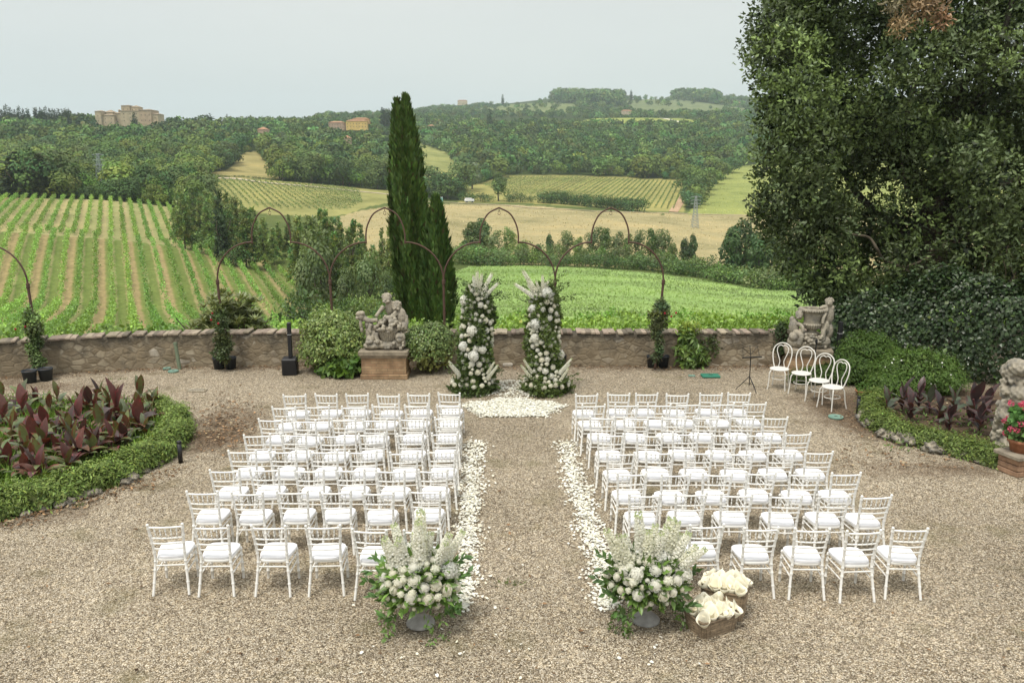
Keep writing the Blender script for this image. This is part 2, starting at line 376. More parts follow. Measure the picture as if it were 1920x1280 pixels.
# ---------------------------------------------------------------- terrain beyond the wall
# per column of the view: depth -> photo row of the ground (numbers above 100) or height (below 100)
TAB = {
 -500: {24: -1, 60: -8, 85: 628, 130: 575, 170: 430, 181: -9.4, 192: 424, 255: 362, 320: -6, 420: 340, 600: 290, 780: 235, 1000: 30, 1500: 20, 3500: -20},
 0:    {24: -1, 60: -8, 85: 632, 130: 575, 168: 434, 181: -9.6, 192: 427, 255: 369, 300: -9, 400: 345, 500: 322, 600: 290, 700: 258, 790: 236, 900: 34, 1100: 15, 1600: 0, 3500: -20},
 200:  {24: -1, 60: -8, 85: 636, 130: 580, 168: 449, 181: -11.2, 192: 440, 255: 374, 300: -9, 400: 345, 500: 322, 600: 290, 700: 258, 790: 234, 850: 233, 950: 35, 1200: 10, 1600: 0, 3500: -20},
 330:  {24: -1, 60: -8, 85: 640, 130: 585, 168: 466, 181: -12.7, 192: 455, 255: 388, 300: -11, 400: 350, 500: 322, 600: 292, 700: 262, 800: 242, 900: 37, 1200: 15, 1600: 0, 3500: -20},
 450:  {24: -1, 60: -8, 85: 645, 130: 605, 168: 500, 180: 497, 255: -15, 330: 398, 380: 355, 420: 333, 520: 322, 600: 290, 750: 262, 900: 243, 1100: 236, 1300: 30, 1700: 10, 3500: -20},
 540:  {24: -1, 60: -8, 85: 645, 130: 610, 168: 520, 180: -14, 255: -16, 330: 400, 380: 364, 425: 341, 520: 328, 600: 300, 750: 264, 900: 244, 1100: 236, 1300: 40, 1700: 20, 3500: -20},
 600:  {24: -1, 60: -7, 85: -11, 110: 610, 130: 580, 170: 520, 255: 440, 330: 400, 380: 368, 430: 348, 520: 334, 600: 300, 750: 265, 900: 245, 1100: 235, 1400: 227, 1900: 222, 2400: 30, 3500: 0},
 700:  {24: -1, 60: -7, 110: 590, 170: 500, 255: 426, 330: 397, 400: 371, 450: 357, 520: 346, 600: 310, 750: 282, 900: 258, 1100: 241, 1400: 228, 1900: 216, 2400: 60, 3500: 0},
 800:  {24: -1, 60: -6, 110: 570, 170: 500, 255: 428, 330: 400, 420: 378, 500: 346, 600: 322, 700: 296, 900: 264, 1100: 244, 1400: 228, 1900: 212, 2300: 206, 2900: 60, 3500: 20},
 900:  {24: -1.2, 45: 592, 170: 501, 190: 492, 220: 470, 300: 425, 380: 391, 420: 381, 500: 356, 560: 344, 620: 334, 700: 306, 800: 284, 900: 264, 1100: 243, 1300: 232, 1600: 222, 2000: 206, 2500: 200, 3000: 80, 3500: 60},
 1050: {24: -1.2, 45: 592, 170: 504, 190: 494, 220: 470, 300: 421, 400: 387, 430: 380, 500: 360, 560: 342, 620: 332, 750: 294, 900: 270, 1000: 257, 1080: 243, 1250: 222, 1400: 226, 1700: 208, 2100: 192, 2500: 182, 2900: 100, 3500: 80},
 1200: {24: -1.2, 45: 592, 168: 510, 190: 500, 220: 475, 300: 426, 420: 396, 500: 366, 570: 346, 620: 336, 750: 296, 900: 271, 1000: 258, 1080: 242, 1250: 220, 1400: 225, 1700: 208, 2100: 194, 2500: 186, 2900: 100, 3500: 80},
 1320: {24: -1.2, 45: 594, 160: 527, 190: 510, 220: 490, 300: 442, 420: 401, 500: 366, 600: 338, 750: 294, 900: 266, 1000: 254, 1080: 243, 1250: 226, 1700: 208, 2100: 192, 2500: 183, 2900: 100, 3500: 80},
 1440: {24: -1.2, 45: 598, 150: 545, 190: 520, 220: 497, 300: 446, 420: 402, 500: 368, 600: 332, 700: 315, 800: 306, 900: 280, 1200: 236, 1700: 212, 2100: 196, 2500: 188, 2900: 100, 3500: 80},
 1700: {24: -1.2, 45: 604, 140: 560, 190: 530, 220: 500, 300: 446, 420: 402, 500: 368, 600: 332, 700: 315, 800: 306, 900: 280, 1200: 236, 1700: 212, 2100: 196, 2500: 190, 2900: 100, 3500: 80},
 2500: {24: -1.2, 45: 604, 140: 560, 190: 530, 220: 500, 300: 446, 420: 402, 500: 368, 600: 332, 700: 315, 800: 306, 900: 280, 1200: 236, 1700: 212, 2100: 196, 2500: 190, 2900: 100, 3500: 80},
}
TD = np.geomspace(14, 4200, 330)
TXS = np.linspace(-520, 2500, 560)
def _table():
    xs = sorted(TAB); Z = []
    for x in xs:
        ds = sorted(TAB[x]); zs = [yz(TAB[x][d], d) if TAB[x][d] > 100 else TAB[x][d] for d in ds]
        Z.append(np.interp(np.log(TD), np.log(ds), zs))
    Z = np.array(Z)
    O = np.array([np.interp(TXS, xs, Z[:, j]) for j in range(len(TD))])       # [depth, column]
    def sm(A, k, ax):
        kern = np.exp(-np.linspace(-2, 2, 2 * k + 1) ** 2); kern /= kern.sum()
        pad = [(k, k) if i == ax else (0, 0) for i in (0, 1)]
        B = np.pad(A, pad, mode='edge')
        return sum(kern[i] * np.take(B, np.arange(i, i + A.shape[ax]), ax) for i in range(2 * k + 1))
    O = sm(O, 7, 1); O = sm(O, 2, 0)
    return O
TZ = _table()
TSL = (TXS - 960) / (F * 1.004)                    # X / Y of each column
LOGTD = np.log(TD)
def T(x, y):
    x = np.asarray(x, float); y = np.asarray(y, float)
    i = np.clip((np.log(np.maximum(y, 14.01)) - LOGTD[0]) / (LOGTD[1] - LOGTD[0]), 0, len(TD) - 1.001)
    j = np.clip((x / y - TSL[0]) / (TSL[1] - TSL[0]), 0, len(TSL) - 1.001)
    a = i.astype(int); b = j.astype(int); fa = i - a; fb = j - b
    return (TZ[a, b] * (1 - fa) * (1 - fb) + TZ[a + 1, b] * fa * (1 - fb) + TZ[a, b + 1] * (1 - fa) * fb + TZ[a + 1, b + 1] * fa * fb)
def colx(px, d):                                   # world x of the terrain column px at depth d
    return (px - 960) / (F * 1.004) * d
def onT(px, d):
    x = colx(px, d); return np.array([x, d, float(T(x, d))])
def inpoly(x, y, poly):
    x = np.asarray(x); y = np.asarray(y); r = np.zeros(x.shape, bool); n = len(poly)
    for i in range(n):
        x1, y1 = poly[i]; x2, y2 = poly[(i + 1) % n]
        if y1 == y2: continue
        r ^= ((y1 > y) != (y2 > y)) & (x < (x2 - x1) * (y - y1) / (y2 - y1) + x1)
    return r
LAND = [   # name, photo outline, depth range, colour of the land
 ('green', [(840, 640), (840, 515), (880, 500), (1000, 499), (1100, 502), (1240, 514), (1330, 527), (1430, 542), (1560, 552), (2500, 560), (2500, 640)], (26, 186), (.275, .40, .135)),
 ('dry', [(600, 450), (640, 405), (680, 394), (740, 386), (860, 382), (1010, 386), (1100, 396), (1280, 400), (2500, 402), (2500, 570), (1560, 552), (1330, 527), (1240, 513), (1100, 501), (880, 499), (640, 520)], (185, 442), (.37, .315, .175)),
 ('vineyard', [(384, 331), (480, 336), (600, 345), (740, 358), (740, 378), (690, 388), (650, 402), (600, 408), (500, 402), (430, 385), (384, 360)], (290, 480), (.30, .29, .115)),
 ('vineyard', [(860, 380), (880, 350), (950, 328), (1080, 328), (1285, 338), (1282, 398), (1200, 395), (1000, 382)], (380, 640), (.31, .29, .11)),
 ('pasture', [(1290, 402), (1330, 342), (1385, 312), (1440, 306), (2000, 306), (2500, 402)], (400, 820), (.27, .30, .10)),
 ('clearing', [(384, 325), (430, 318), (455, 287), (486, 283), (498, 300), (524, 322), (524, 337), (384, 332)], (424, 720), (.34, .29, .13)),
 ('clearing', [(690, 262), (715, 254), (790, 270), (838, 286), (868, 320), (880, 354), (745, 360), (765, 338), (792, 312), (780, 288), (740, 276)], (424, 1000), (.27, .28, .11)),
 ('hillfield', [(1020, 240), (1090, 228), (1130, 219), (1235, 217), (1305, 226), (1305, 238), (1200, 236), (1120, 236)], (1020, 1330), (.27, .31, .09)),
 ('hillfield', [(985, 200), (1040, 194), (1085, 197), (1080, 206), (1000, 209)], (1500, 2600), (.36, .33, .13)),
 ('grove', [(1170, 190), (1240, 184), (1300, 190), (1400, 204), (1395, 218), (1300, 215), (1180, 206)], (1450, 2600), (.16, .19, .095)),
 ('grove', [(880, 205), (960, 196), (1030, 192), (1090, 196), (1060, 214), (960, 216)], (1450, 2600), (.17, .20, .09)),
 ('nearvine', [(-520, 362), (0, 366), (250, 372), (330, 386), (345, 440), (480, 482), (560, 520), (580, 600), (560, 660), (-520, 660)], (60, 262), (.16, .215, .06)),
 ('verge', [(-520, 355), (0, 364), (110, 362), (150, 368), (0, 376), (-520, 372)], (230, 275), (.36, .28, .15)),
]
def land_at(x, y, z):
    px, py = project(np.stack([x, y, z], -1))
    C = np.empty(x.shape + (3,)); C[:] = (.105, .135, .045)
    C[y > 430] = (.045, .065, .022)
    k = np.full(x.shape, '', dtype='<U10'); k[(y > 430)] = 'wood'
    k[(y > 262) & (px < 384)] = 'wood'
    for nm, poly, (d0, d1), c in LAND:
        q = inpoly(px, py, poly) & (y >= d0) & (y <= d1)
        C[q] = c; k[q] = nm
        if nm == 'nearvine': C[q & (y > 181)] = (.40, .365, .19)
    return C, k
def land_build(t, b):
    a = N(t, 'ShaderNodeAttribute', attribute_name='land')
    tc = N(t, 'ShaderNodeTexCoord').outputs['Object']
    r = ramp(t, [(.3, (.62, .66, .6)), (.5, (1, 1, 1)), (.72, (1.3, 1.2, 1.12))]); t.links.new(noise(t, .035, 9, vec=tc, rough=.68), r.inputs[0])
    c = mixc(t, 1.0, a.outputs['Color'], r.outputs[0], 'MULTIPLY')
    mp = N(t, 'ShaderNodeMapping', ins={'Scale': (.35, 1.6, 1), 'Rotation': (0, 0, .1)}); t.links.new(tc, mp.inputs[0])
    r2 = ramp(t, [(.3, (.72, .76, .7)), (.7, (1.22, 1.2, 1.15))]); t.links.new(noise(t, .55, 8, vec=mp.outputs[0], rough=.7), r2.inputs[0])
    c = mixc(t, 1.0, c, r2.outputs[0], 'MULTIPLY')
    # alternate mown and tilled strips between the vine rows
    v = N(t, 'ShaderNodeAttribute', attribute_name='vine')
    al = math.atan(VS)
    mp2 = N(t, 'ShaderNodeMapping', ins={'Rotation': (0, 0, al)}); t.links.new(tc, mp2.inputs[0])
    sx = N(t, 'ShaderNodeSeparateXYZ'); t.links.new(mp2.outputs[0], sx.inputs[0])
    nz = N(t, 'ShaderNodeMath', operation='MULTIPLY_ADD', ins={1: .8}); t.links.new(noise(t, .5, 6, vec=tc), nz.inputs[0]); t.links.new(sx.outputs['X'], nz.inputs[2])
    sc = N(t, 'ShaderNodeMath', operation='MULTIPLY', ins={1: 1 / (2 * VP)}); t.links.new(nz.outputs[0], sc.inputs[0])
    fr = N(t, 'ShaderNodeMath', operation='FRACT'); t.links.new(sc.outputs[0], fr.inputs[0])
    st = ramp(t, [(.0, (.16, .205, .062)), (.07, (.31, .28, .13)), (.14, (.36, .30, .155)), (.40, (.33, .265, .135)), (.48, (.18, .215, .068)), (.56, (.16, .22, .062)), (.72, (.31, .30, .14)), (.80, (.155, .215, .06)), (.95, (.165, .21, .064))])
    t.links.new(fr.outputs[0], st.inputs[0])
    r3 = ramp(t, [(.3, (.7, .72, .68)), (.7, (1.25, 1.2, 1.15))]); t.links.new(noise(t, .9, 8, vec=tc, rough=.7), r3.inputs[0])
    c = mixc(t, v.outputs['Fac'], c, mixc(t, 1.0, st.outputs[0], r3.outputs[0], 'MULTIPLY'))
    t.links.new(c, b.inputs['Base Color'])
    bump(t, b, noise(t, 2.5, 6, vec=tc), .5, .3)
VS = (232 - 960) / F / 1.0     # X/Y of the vine rows' direction
VP = 2.5                       # row spacing
M['land'] = principled('land', rough=1, spec=.05, build=land_build)
def build_terrain():
    S, D = np.meshgrid(TSL, TD); X = S * D; Y = D; Z = TZ
    b = MB(); b.grid(np.stack([X, Y, Z], -1), smooth=True)
    me = b.mesh('terrain', M['land'])
    C, k = land_at(X, Y, Z)
    a = me.attributes.new('land', 'FLOAT_COLOR', 'POINT'); C4 = np.ones((C.size // 3, 4), np.float32); C4[:, :3] = C.reshape(-1, 3); a.data.foreach_set('color', C4.ravel())
    a = me.attributes.new('vine', 'FLOAT', 'POINT'); a.data.foreach_set('value', np.where(k == 'nearvine', np.where(Y > 181, .35, 1.0), 0.0).astype(np.float32).ravel())
    o = link('terrain', me); tag(o, kind='structure')
build_terrain()

# ---------------------------------------------------------------- courtyard ground
WALLPTS = [(-27, 15.6), (-16.5, 18.6), (-12.4, 20.35), (-10.2, 21.05), (-8.1, 21.45), (-4, 21.5), (7.0, 21.5), (8.1, 21.5)]
def wall_y(x): return np.interp(x, [p[0] for p in WALLPTS], [p[1] for p in WALLPTS])
def build_ground():
    xs = np.concatenate([np.linspace(-30, -13, 18), np.linspace(-12.8, 12.8, 160), np.linspace(13, 30, 18)])
    tt = np.linspace(0, 1, 150)
    X = np.repeat(xs[None], len(tt), 0)
    ytop = np.where(xs < 9.3, wall_y(xs) + .12, np.interp(xs, [9.3, 9.7, 40], [21.6, 27, 27]))
    Y = -14 + (ytop + 14)[None] * tt[:, None] ** .8
    Z = .012 * np.sin(X * 1.3 + Y * .7) * np.sin(Y * .9 - X * .4)
    b = MB(); b.grid(np.stack([X, Y, Z], -1)[:, ::-1])
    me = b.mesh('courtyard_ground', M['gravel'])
    dist = wall_y(X) - Y
    lit = np.where(X < 9.6, .48 * np.exp(-np.maximum(dist, 0) / .55), 0)
    def blob(px, py, rx, ry, a):
        c = G(px, py); return a * np.exp(-(((X - c[0]) / rx) ** 2 + ((Y - c[1]) / ry) ** 2))
    lit += blob(425, 795, .9, 1.5, .42) + blob(395, 830, .6, .8, .3) + blob(100, 725, 2.2, .5, .35)
    lit += blob(1620, 790, .7, 1.3, .4) + blob(1560, 745, .8, .8, .25) + blob(1760, 880, 1.6, .5, .4) + blob(1780, 780, 2.2, 1.4, .7) + blob(1840, 760, 2.6, 1.6, .6)
    lit += blob(60, 960, 1.5, .5, .35) + blob(250, 910, .9, .3, .3)
    a = me.attributes.new('litter', 'FLOAT', 'POINT'); a.data.foreach_set('value', lit[:, ::-1].astype(np.float32).ravel())
    tag(link('courtyard_ground', me), kind='structure')
build_ground()

# ---------------------------------------------------------------- low stone wall
WH = .84
def build_wall():
    pts = np.array(WALLPTS); seg = np.linalg.norm(np.diff(pts, axis=0), axis=1); s = np.concatenate([[0], np.cumsum(seg)])
    S = np.arange(0, s[-1], .12); P = np.stack([np.interp(S, s, pts[:, 0]), np.interp(S, s, pts[:, 1])], -1)
    k = np.ones(9) / 9; Pp = np.pad(P, ((4, 4), (0, 0)), mode='edge'); P = np.stack([np.convolve(Pp[:, i], k, 'valid') for i in (0, 1)], -1)
    t = unit(np.gradient(P, axis=0)); nrm = np.stack([t[:, 1], -t[:, 0]], -1)          # towards the camera
    zs = np.linspace(-.05, WH, 12)
    def face(off, wob):
        Q = np.zeros((len(P), len(zs), 3))
        Q[..., 0] = P[:, None, 0] + nrm[:, None, 0] * off; Q[..., 1] = P[:, None, 1] + nrm[:, None, 1] * off; Q[..., 2] = zs
        w = rng.normal(size=Q.shape[:2]) * wob
        Q[..., 0] += w * nrm[:, None, 0]; Q[..., 1] += w * nrm[:, None, 1]
        return Q
    root = thing('stone_wall', 'low rubble stone wall with brick coping along the terrace edge', 'wall', (0, 0, 0))
    b = MB(); f1 = face(.06, .010); f2 = face(-.4, .0); f2[:, 0, 2] = -3.2
    b.grid(np.concatenate([f1, f2[:, ::-1]], 1), smooth=True)
    b.build('rubble_body', M['wall'], root)
    # coping of brick on edge
    b = MB(); i = 0; x = 0.0
    while x < s[-1] - .3:
        w = .11 + rng.random() * .09
        q = min(int((x + w / 2) / .12), len(P) - 1); p = P[q]; a = atan2(t[q, 1], t[q, 0])
        c = np.array([.37, .30, .232]) * (.6 + .6 * rng.random()) * np.array([1, .96 + .1 * rng.random(), 1])
        if rng.random() < .25: c = np.array([.17, .145, .11])
        b.box((p[0] - nrm[q, 0] * .15, p[1] - nrm[q, 1] * .15, WH + .026 + rng.normal() * .008), (w - .008, .50, .056), a, .010, c)
        x += w
    b.build('brick_coping', M['coping'], root)
build_wall()

# ---------------------------------------------------------------- foliage generators
def lv(n, s=.22): return np.exp(rng.normal(size=(n, 1)) * s)          # natural leaf-to-leaf colour variation
def cloud(b, blobs, n, size, col, var=.25, aspect=.55, up=.35, inner=.55, axis_out=.4, blobvar=.22, loose=.7):
    """leaves spread through the shells of ellipsoid blobs [(centre, radii)]"""
    Cc = np.array([q[0] for q in blobs], float); R = np.array([np.broadcast_to(q[1], (3,)) for q in blobs], float)
    w = (R.prod(1)) ** (2 / 3); w /= w.sum()
    i = rng.choice(len(blobs), n, p=w)
    d = rdir(n); d[:, 2] = np.where(rng.random(n) < .3, np.abs(d[:, 2]), d[:, 2])
    rf = inner + (1.06 - inner) * rng.random(n) ** .7
    P = Cc[i] + d * R[i] * rf[:, None]
    nrm = unit(d + rdir(n) * loose + np.array([0, 0, up]))
    ax = unit(np.cross(nrm, rdir(n)) + d * axis_out)
    bl = np.exp(rng.normal(size=(len(blobs), 1)) * blobvar)
    hue = 1 + rng.normal(size=(len(blobs), 3)) * np.array([.10, .02, .10])
    c = np.asarray(col) * bl[i] * hue[i] * lv(n, var)
    s_ = size * (.65 + .7 * rng.random(n))
    b.leaves(P, ax, nrm, s_, s_ * aspect, np.clip(c, .004, .9))
    return b
def limb(b, pts, r0, r1, col=(.12, .095, .07), n=7):
    pts = np.asarray(pts, float); b.tube(pts, np.linspace(r0, r1, len(pts)), n, col); return b
def wobble(p, q, k=5, w=.1):
    t = np.linspace(0, 1, k)[:, None]; P = np.asarray(p) * (1 - t) + np.asarray(q) * t
    P[1:-1] += rng.normal(size=(k - 2, 3)) * w; return P

def broad_crown(n, size, col, h=1.0, wdt=.42, nb=9, flat=1.0):
    """unit-height broadleaf crown"""
    bl = [((0, 0, .56 * h), (wdt * .75, wdt * .75, .36 * h))]
    for k in range(nb):
        a = rng.random() * 2 * pi; zz = .3 + .58 * rng.random(); rr = wdt * (.78 if zz < .7 else .45) * (.6 + .5 * rng.random())
        r = wdt * (.36 + .22 * rng.random())
        bl.append(((rr * cos(a), rr * sin(a), zz * h), (r, r, r * .85 * flat)))
    b = MB(); cloud(b, bl, n, size, col, .08, .75, .2, .80, axis_out=.12, blobvar=.18, loose=.12); return b
def trunk_unit(h=.45, r=.03, col=(.11, .09, .07)):
    b = MB(); limb(b, wobble((0, 0, 0), (.02, 0, h), 4, .01), r, r * .5, col, 6)
    for a in range(3):
        t = a * 2.1 + rng.random(); limb(b, wobble((.01, 0, h * .55), (cos(t) * (.2 if h < .7 else .08), sin(t) * (.2 if h < .7 else .08), h * (1.25 if h < .7 else 1.0)), 4, .015), r * .5, r * .2, col, 5)
    return b
PROTO = {}
def proto(kind, n=5):
    if kind in PROTO: return PROTO[kind]
    L_ = []
    for k in range(n):
        if kind == 'oak':
            c = broad_crown(560, .115, np.array([[.10, .168, .048], [.13, .21, .052], [.08, .142, .050], [.148, .22, .056], [.088, .152, .056]][k % 5]), 1, .47, 11)
        elif kind == 'oaknear':
            c = broad_crown(1500, .07, np.array([[.10, .17, .048], [.135, .215, .053], [.082, .145, .050], [.15, .22, .056], [.09, .153, .055]][k % 5]), 1, .47, 13)
        elif kind == 'oakfar':
            c = broad_crown(120, .22, np.array([[.10, .165, .05], [.12, .19, .052], [.082, .145, .054], [.132, .20, .056], [.09, .153, .06]][k % 5]), 1, .48, 7)
        elif kind == 'belt':
            c = broad_crown(1500, .055, np.array([[.115, .18, .05], [.145, .215, .06], [.085, .15, .048], [.14, .195, .075], [.07, .125, .042]][k % 5]), 1, [.26, .3, .22, .34, .2][k % 5], 13, 1.1)
        elif kind == 'willow':
            c = broad_crown(1200, .05, np.array([.17, .20, .13]), 1, .3, 10)
        elif kind == 'shrub':
            b = MB(); bl = [((rng.normal() * .35, rng.normal() * .35, .35 + .25 * rng.random()), (.34, .34, .33)) for _ in range(9)]
            c = cloud(b, bl, 900, .085, np.array([[.11, .185, .05], [.14, .22, .058], [.08, .14, .042], [.125, .18, .07]][k % 4]), .28, .6)
        elif kind == 'spire':
            b = MB(); bl = [((0, 0, z), (.10 * (1 - .75 * z ** 2) * (1 if z > .12 else .8),) * 2 + (.09,)) for z in np.linspace(.06, .95, 14)]
            c = cloud(b, bl, 520, .085, (.038, .062, .028), .25, .45, .6, .6)
        elif kind in ('pine', 'darkpine'):
            b = MB(); lean = rng.normal() * .02
            tot = 0
            for z in np.linspace(.26, .99, 17):
                rad = .255 * (1 - (z - .2) / .82) ** 1.12 + .010
                nbh = max(3, int(7 * (rad / .2) + 1))
                for q in range(nbh):
                    a = rng.random() * 2 * pi; L0 = rad * (.6 + .55 * rng.random()); m = int(16 + 210 * L0)
                    t = rng.random(m) ** .7
                    base = np.array([lean * z, 0, z])
                    pp = base + np.stack([cos(a) * L0 * t, sin(a) * L0 * t, .05 * t - .10 * t * t * L0 / .2 + 0 * t], -1)
                    pp += rng.normal(size=(m, 3)) * np.array([.018, .018, .013])
                    ax = unit(np.stack([np.full(m, cos(a)), np.full(m, sin(a)), np.full(m, .35)], -1) + rdir(m) * .8)
                    tone = np.array([.195, .265, .095] if kind == 'pine' else [.06, .082, .035]) * np.exp(rng.normal() * .22) * np.array([1 + .15 * rng.normal(), 1, 1])
                    s_ = .040 * (.7 + .7 * rng.random(m))
                    b.leaves(pp, ax, rdir(m) + np.array([0, 0, .8]), s_, s_ * .55, np.clip(tone * lv(m, .25), .01, .5))
            c = b
        c_me = c.mesh(kind + '_crown', M['forest' if kind in ('oak', 'oaknear', 'oakfar', 'spire') else 'leaf'])
        t_me = trunk_unit(.80 if 'pine' in kind else .5, .016 if 'pine' in kind else .028, (.13, .105, .085)).mesh(kind + '_trunk', M['bark']) if kind in ('oak', 'oaknear', 'belt', 'willow', 'pine', 'darkpine', 'shrub', 'spire') else None
        L_.append((c_me, t_me, c))
    PROTO[kind] = L_
    return L_
def tree(kind, P, h, name, label, group=None, w=1.0, k=None, cat='tree', rz=None):
    pr = proto(kind); k = rng.integers(len(pr)) if k is None else k
    o = thing(name, label, cat, P, rng.random() * 6.28 if rz is None else rz, group)
    o.scale = (h * w, h * w, h)
    link('foliage' if cat == 'shrub' else 'crown', pr[k][0], o)
    if pr[k][1]: link('stem' if cat == 'shrub' else 'trunk', pr[k][1], o)
    return o

# ---------------------------------------------------------------- woods on the hillsides
def woods():
    cand = []
    for (d0, d1, sp) in ((262, 430, 7.5), (430, 700, 8.6), (700, 1150, 9.6), (1150, 3000, 17.0)):
        ys = np.arange(d0, d1, sp); xs = np.arange(-.95 * d1, .75 * d1, sp)
        X, Y = np.meshgrid(xs, ys); X = X + rng.uniform(-.5, .5, X.shape) * sp * .95; Y = Y + rng.uniform(-.5, .5, Y.shape) * sp * .95
        q = (X / Y > -.72) & (X / Y < .55); cand.append(np.stack([X[q], Y[q], np.full(q.sum(), sp)], -1))
    P = np.concatenate(cand); Z = T(P[:, 0], P[:, 1])
    _, k = land_at(P[:, 0], P[:, 1], Z); px, py = project(np.stack([P[:, 0], P[:, 1], Z], -1))
    keep = (k == 'wood') | ((k == 'grove') & (rng.random(len(P)) < .16))
    # the lane and the yards of the houses stay clear
    for hx, hd, r in ((258, 795, 36), (662, 905, 25), (492, 722, 9), (649, 642, 9), (809, 1052, 10), (410, 862, 9)):
        keep &= ~((abs(P[:, 0] - colx(hx, hd)) < r) & (P[:, 1] > hd - r * 1.9) & (P[:, 1] < hd + r * .7))
    # olive groves and clearings of the far hills
    far = P[:, 1] > 1150
    keep &= ~(far & (np.sin(P[:, 0] * .011 + 1.3) * np.sin(P[:, 1] * .006 + P[:, 0] * .003) > .42))
    knoll = far & ~(k == 'grove') & (P[:, 1] > 1900) & (((px > 1035) & (px < 1165)) | ((px > 1235) & (px < 1345)))
    keep &= ~(far & ~knoll & (rng.random(len(P)) < .35))
    h = np.where(far, 6 + 6 * rng.random(len(P)), np.where(P[:, 1] < 430, 8.5, np.where(P[:, 1] < 650, 9.5, 7.6)) * (.52 + .95 * rng.random(len(P)) ** 1.5))
    h = np.where(knoll, 17 + 8 * rng.random(len(P)), h)
    # drop what nearer ground or trees hide
    el = (TZ - H) / TD[:, None]; clear = np.maximum.accumulate(el, 0)
    i = np.clip(((np.log(P[:, 1]) - LOGTD[0]) / (LOGTD[1] - LOGTD[0])).astype(int), 1, len(TD) - 1)
    j = np.clip(np.rint((P[:, 0] / P[:, 1] - TSL[0]) / (TSL[1] - TSL[0])).astype(int), 0, len(TSL) - 1)
    keep &= (Z + h - H) / P[:, 1] > clear[i - 1, j] - .002
    P, Z, h, px, py = P[keep], Z[keep], h[keep], px[keep], py[keep]
    tpx, tpy = project(np.stack([P[:, 0], P[:, 1], Z + h], -1))
    inframe = (tpx > 0) & (tpx < 1400) & (tpy < 500)
    size = np.where(inframe & (P[:, 1] < 1100), h / P[:, 1], 0)
    order = np.argsort(-size); solo = order[:285]; rest = order[285:]
    names = {0: ('broadleaf_tree', 'round green tree of the wood on the slope below the castle', 'trees of the castle wood'),
             1: ('broadleaf_tree', 'round green tree of the wood below the yellow villa', 'trees of the villa wood'),
             2: ('broadleaf_tree', 'dark green tree of the wood above the striped vineyard across the valley', 'trees of the valley wood')}
    for q in solo:
        nm = names[0 if px[q] < 455 else 1 if px[q] < 745 else 2]
        tree('oaknear' if P[q, 1] < 560 else 'oak', (P[q, 0], P[q, 1], Z[q] - .4), h[q] * 1.15, nm[0], nm[1], nm[2], w=.95 + .35 * rng.random())
    pr = proto('oak'); prf = proto('oakfar')
    b = MB()
    for kind, near in (('oak', True), ('oakfar', False)):
        for k in range(5):
            sel = rest[((P[rest, 1] < 640) == near) & (rest % 5 == k)]
            src = proto(kind)[k][2]; V = np.concatenate(src.V); Fc = np.concatenate(src.Fs); C = np.concatenate(src.C); nv = len(V)
            if not len(sel): continue
            a = rng.random(len(sel)) * 6.28; ca, sa = np.cos(a), np.sin(a)
            w = h[sel] * (.95 + .4 * rng.random(len(sel)))
            X = (V[None, :, 0] * ca[:, None] - V[None, :, 1] * sa[:, None]) * w[:, None] + P[sel, 0][:, None]
            Y = (V[None, :, 0] * sa[:, None] + V[None, :, 1] * ca[:, None]) * w[:, None] + P[sel, 1][:, None]
            Zz = V[None, :, 2] * h[sel][:, None] * 1.1 + Z[sel][:, None] - .5
            f = (Fc[None] + (np.arange(len(sel)) * nv)[:, None, None]).reshape(-1, 4)
            tone = np.exp(rng.normal(size=(len(sel), 1, 1)) * .27) * (1 + rng.normal(size=(len(sel), 1, 3)) * np.array([.16, .02, .12]))
            b.add(np.stack([X, Y, Zz], -1), f, np.clip((C[None] * tone).reshape(-1, 3), .004, .6))
    o = b.build('distant_woodland', M['forest']); tag(o, 'dense green woodland covering the far hillsides', 'woodland', kind='stuff')
    print('woods', len(solo), len(rest), b.n)
woods()

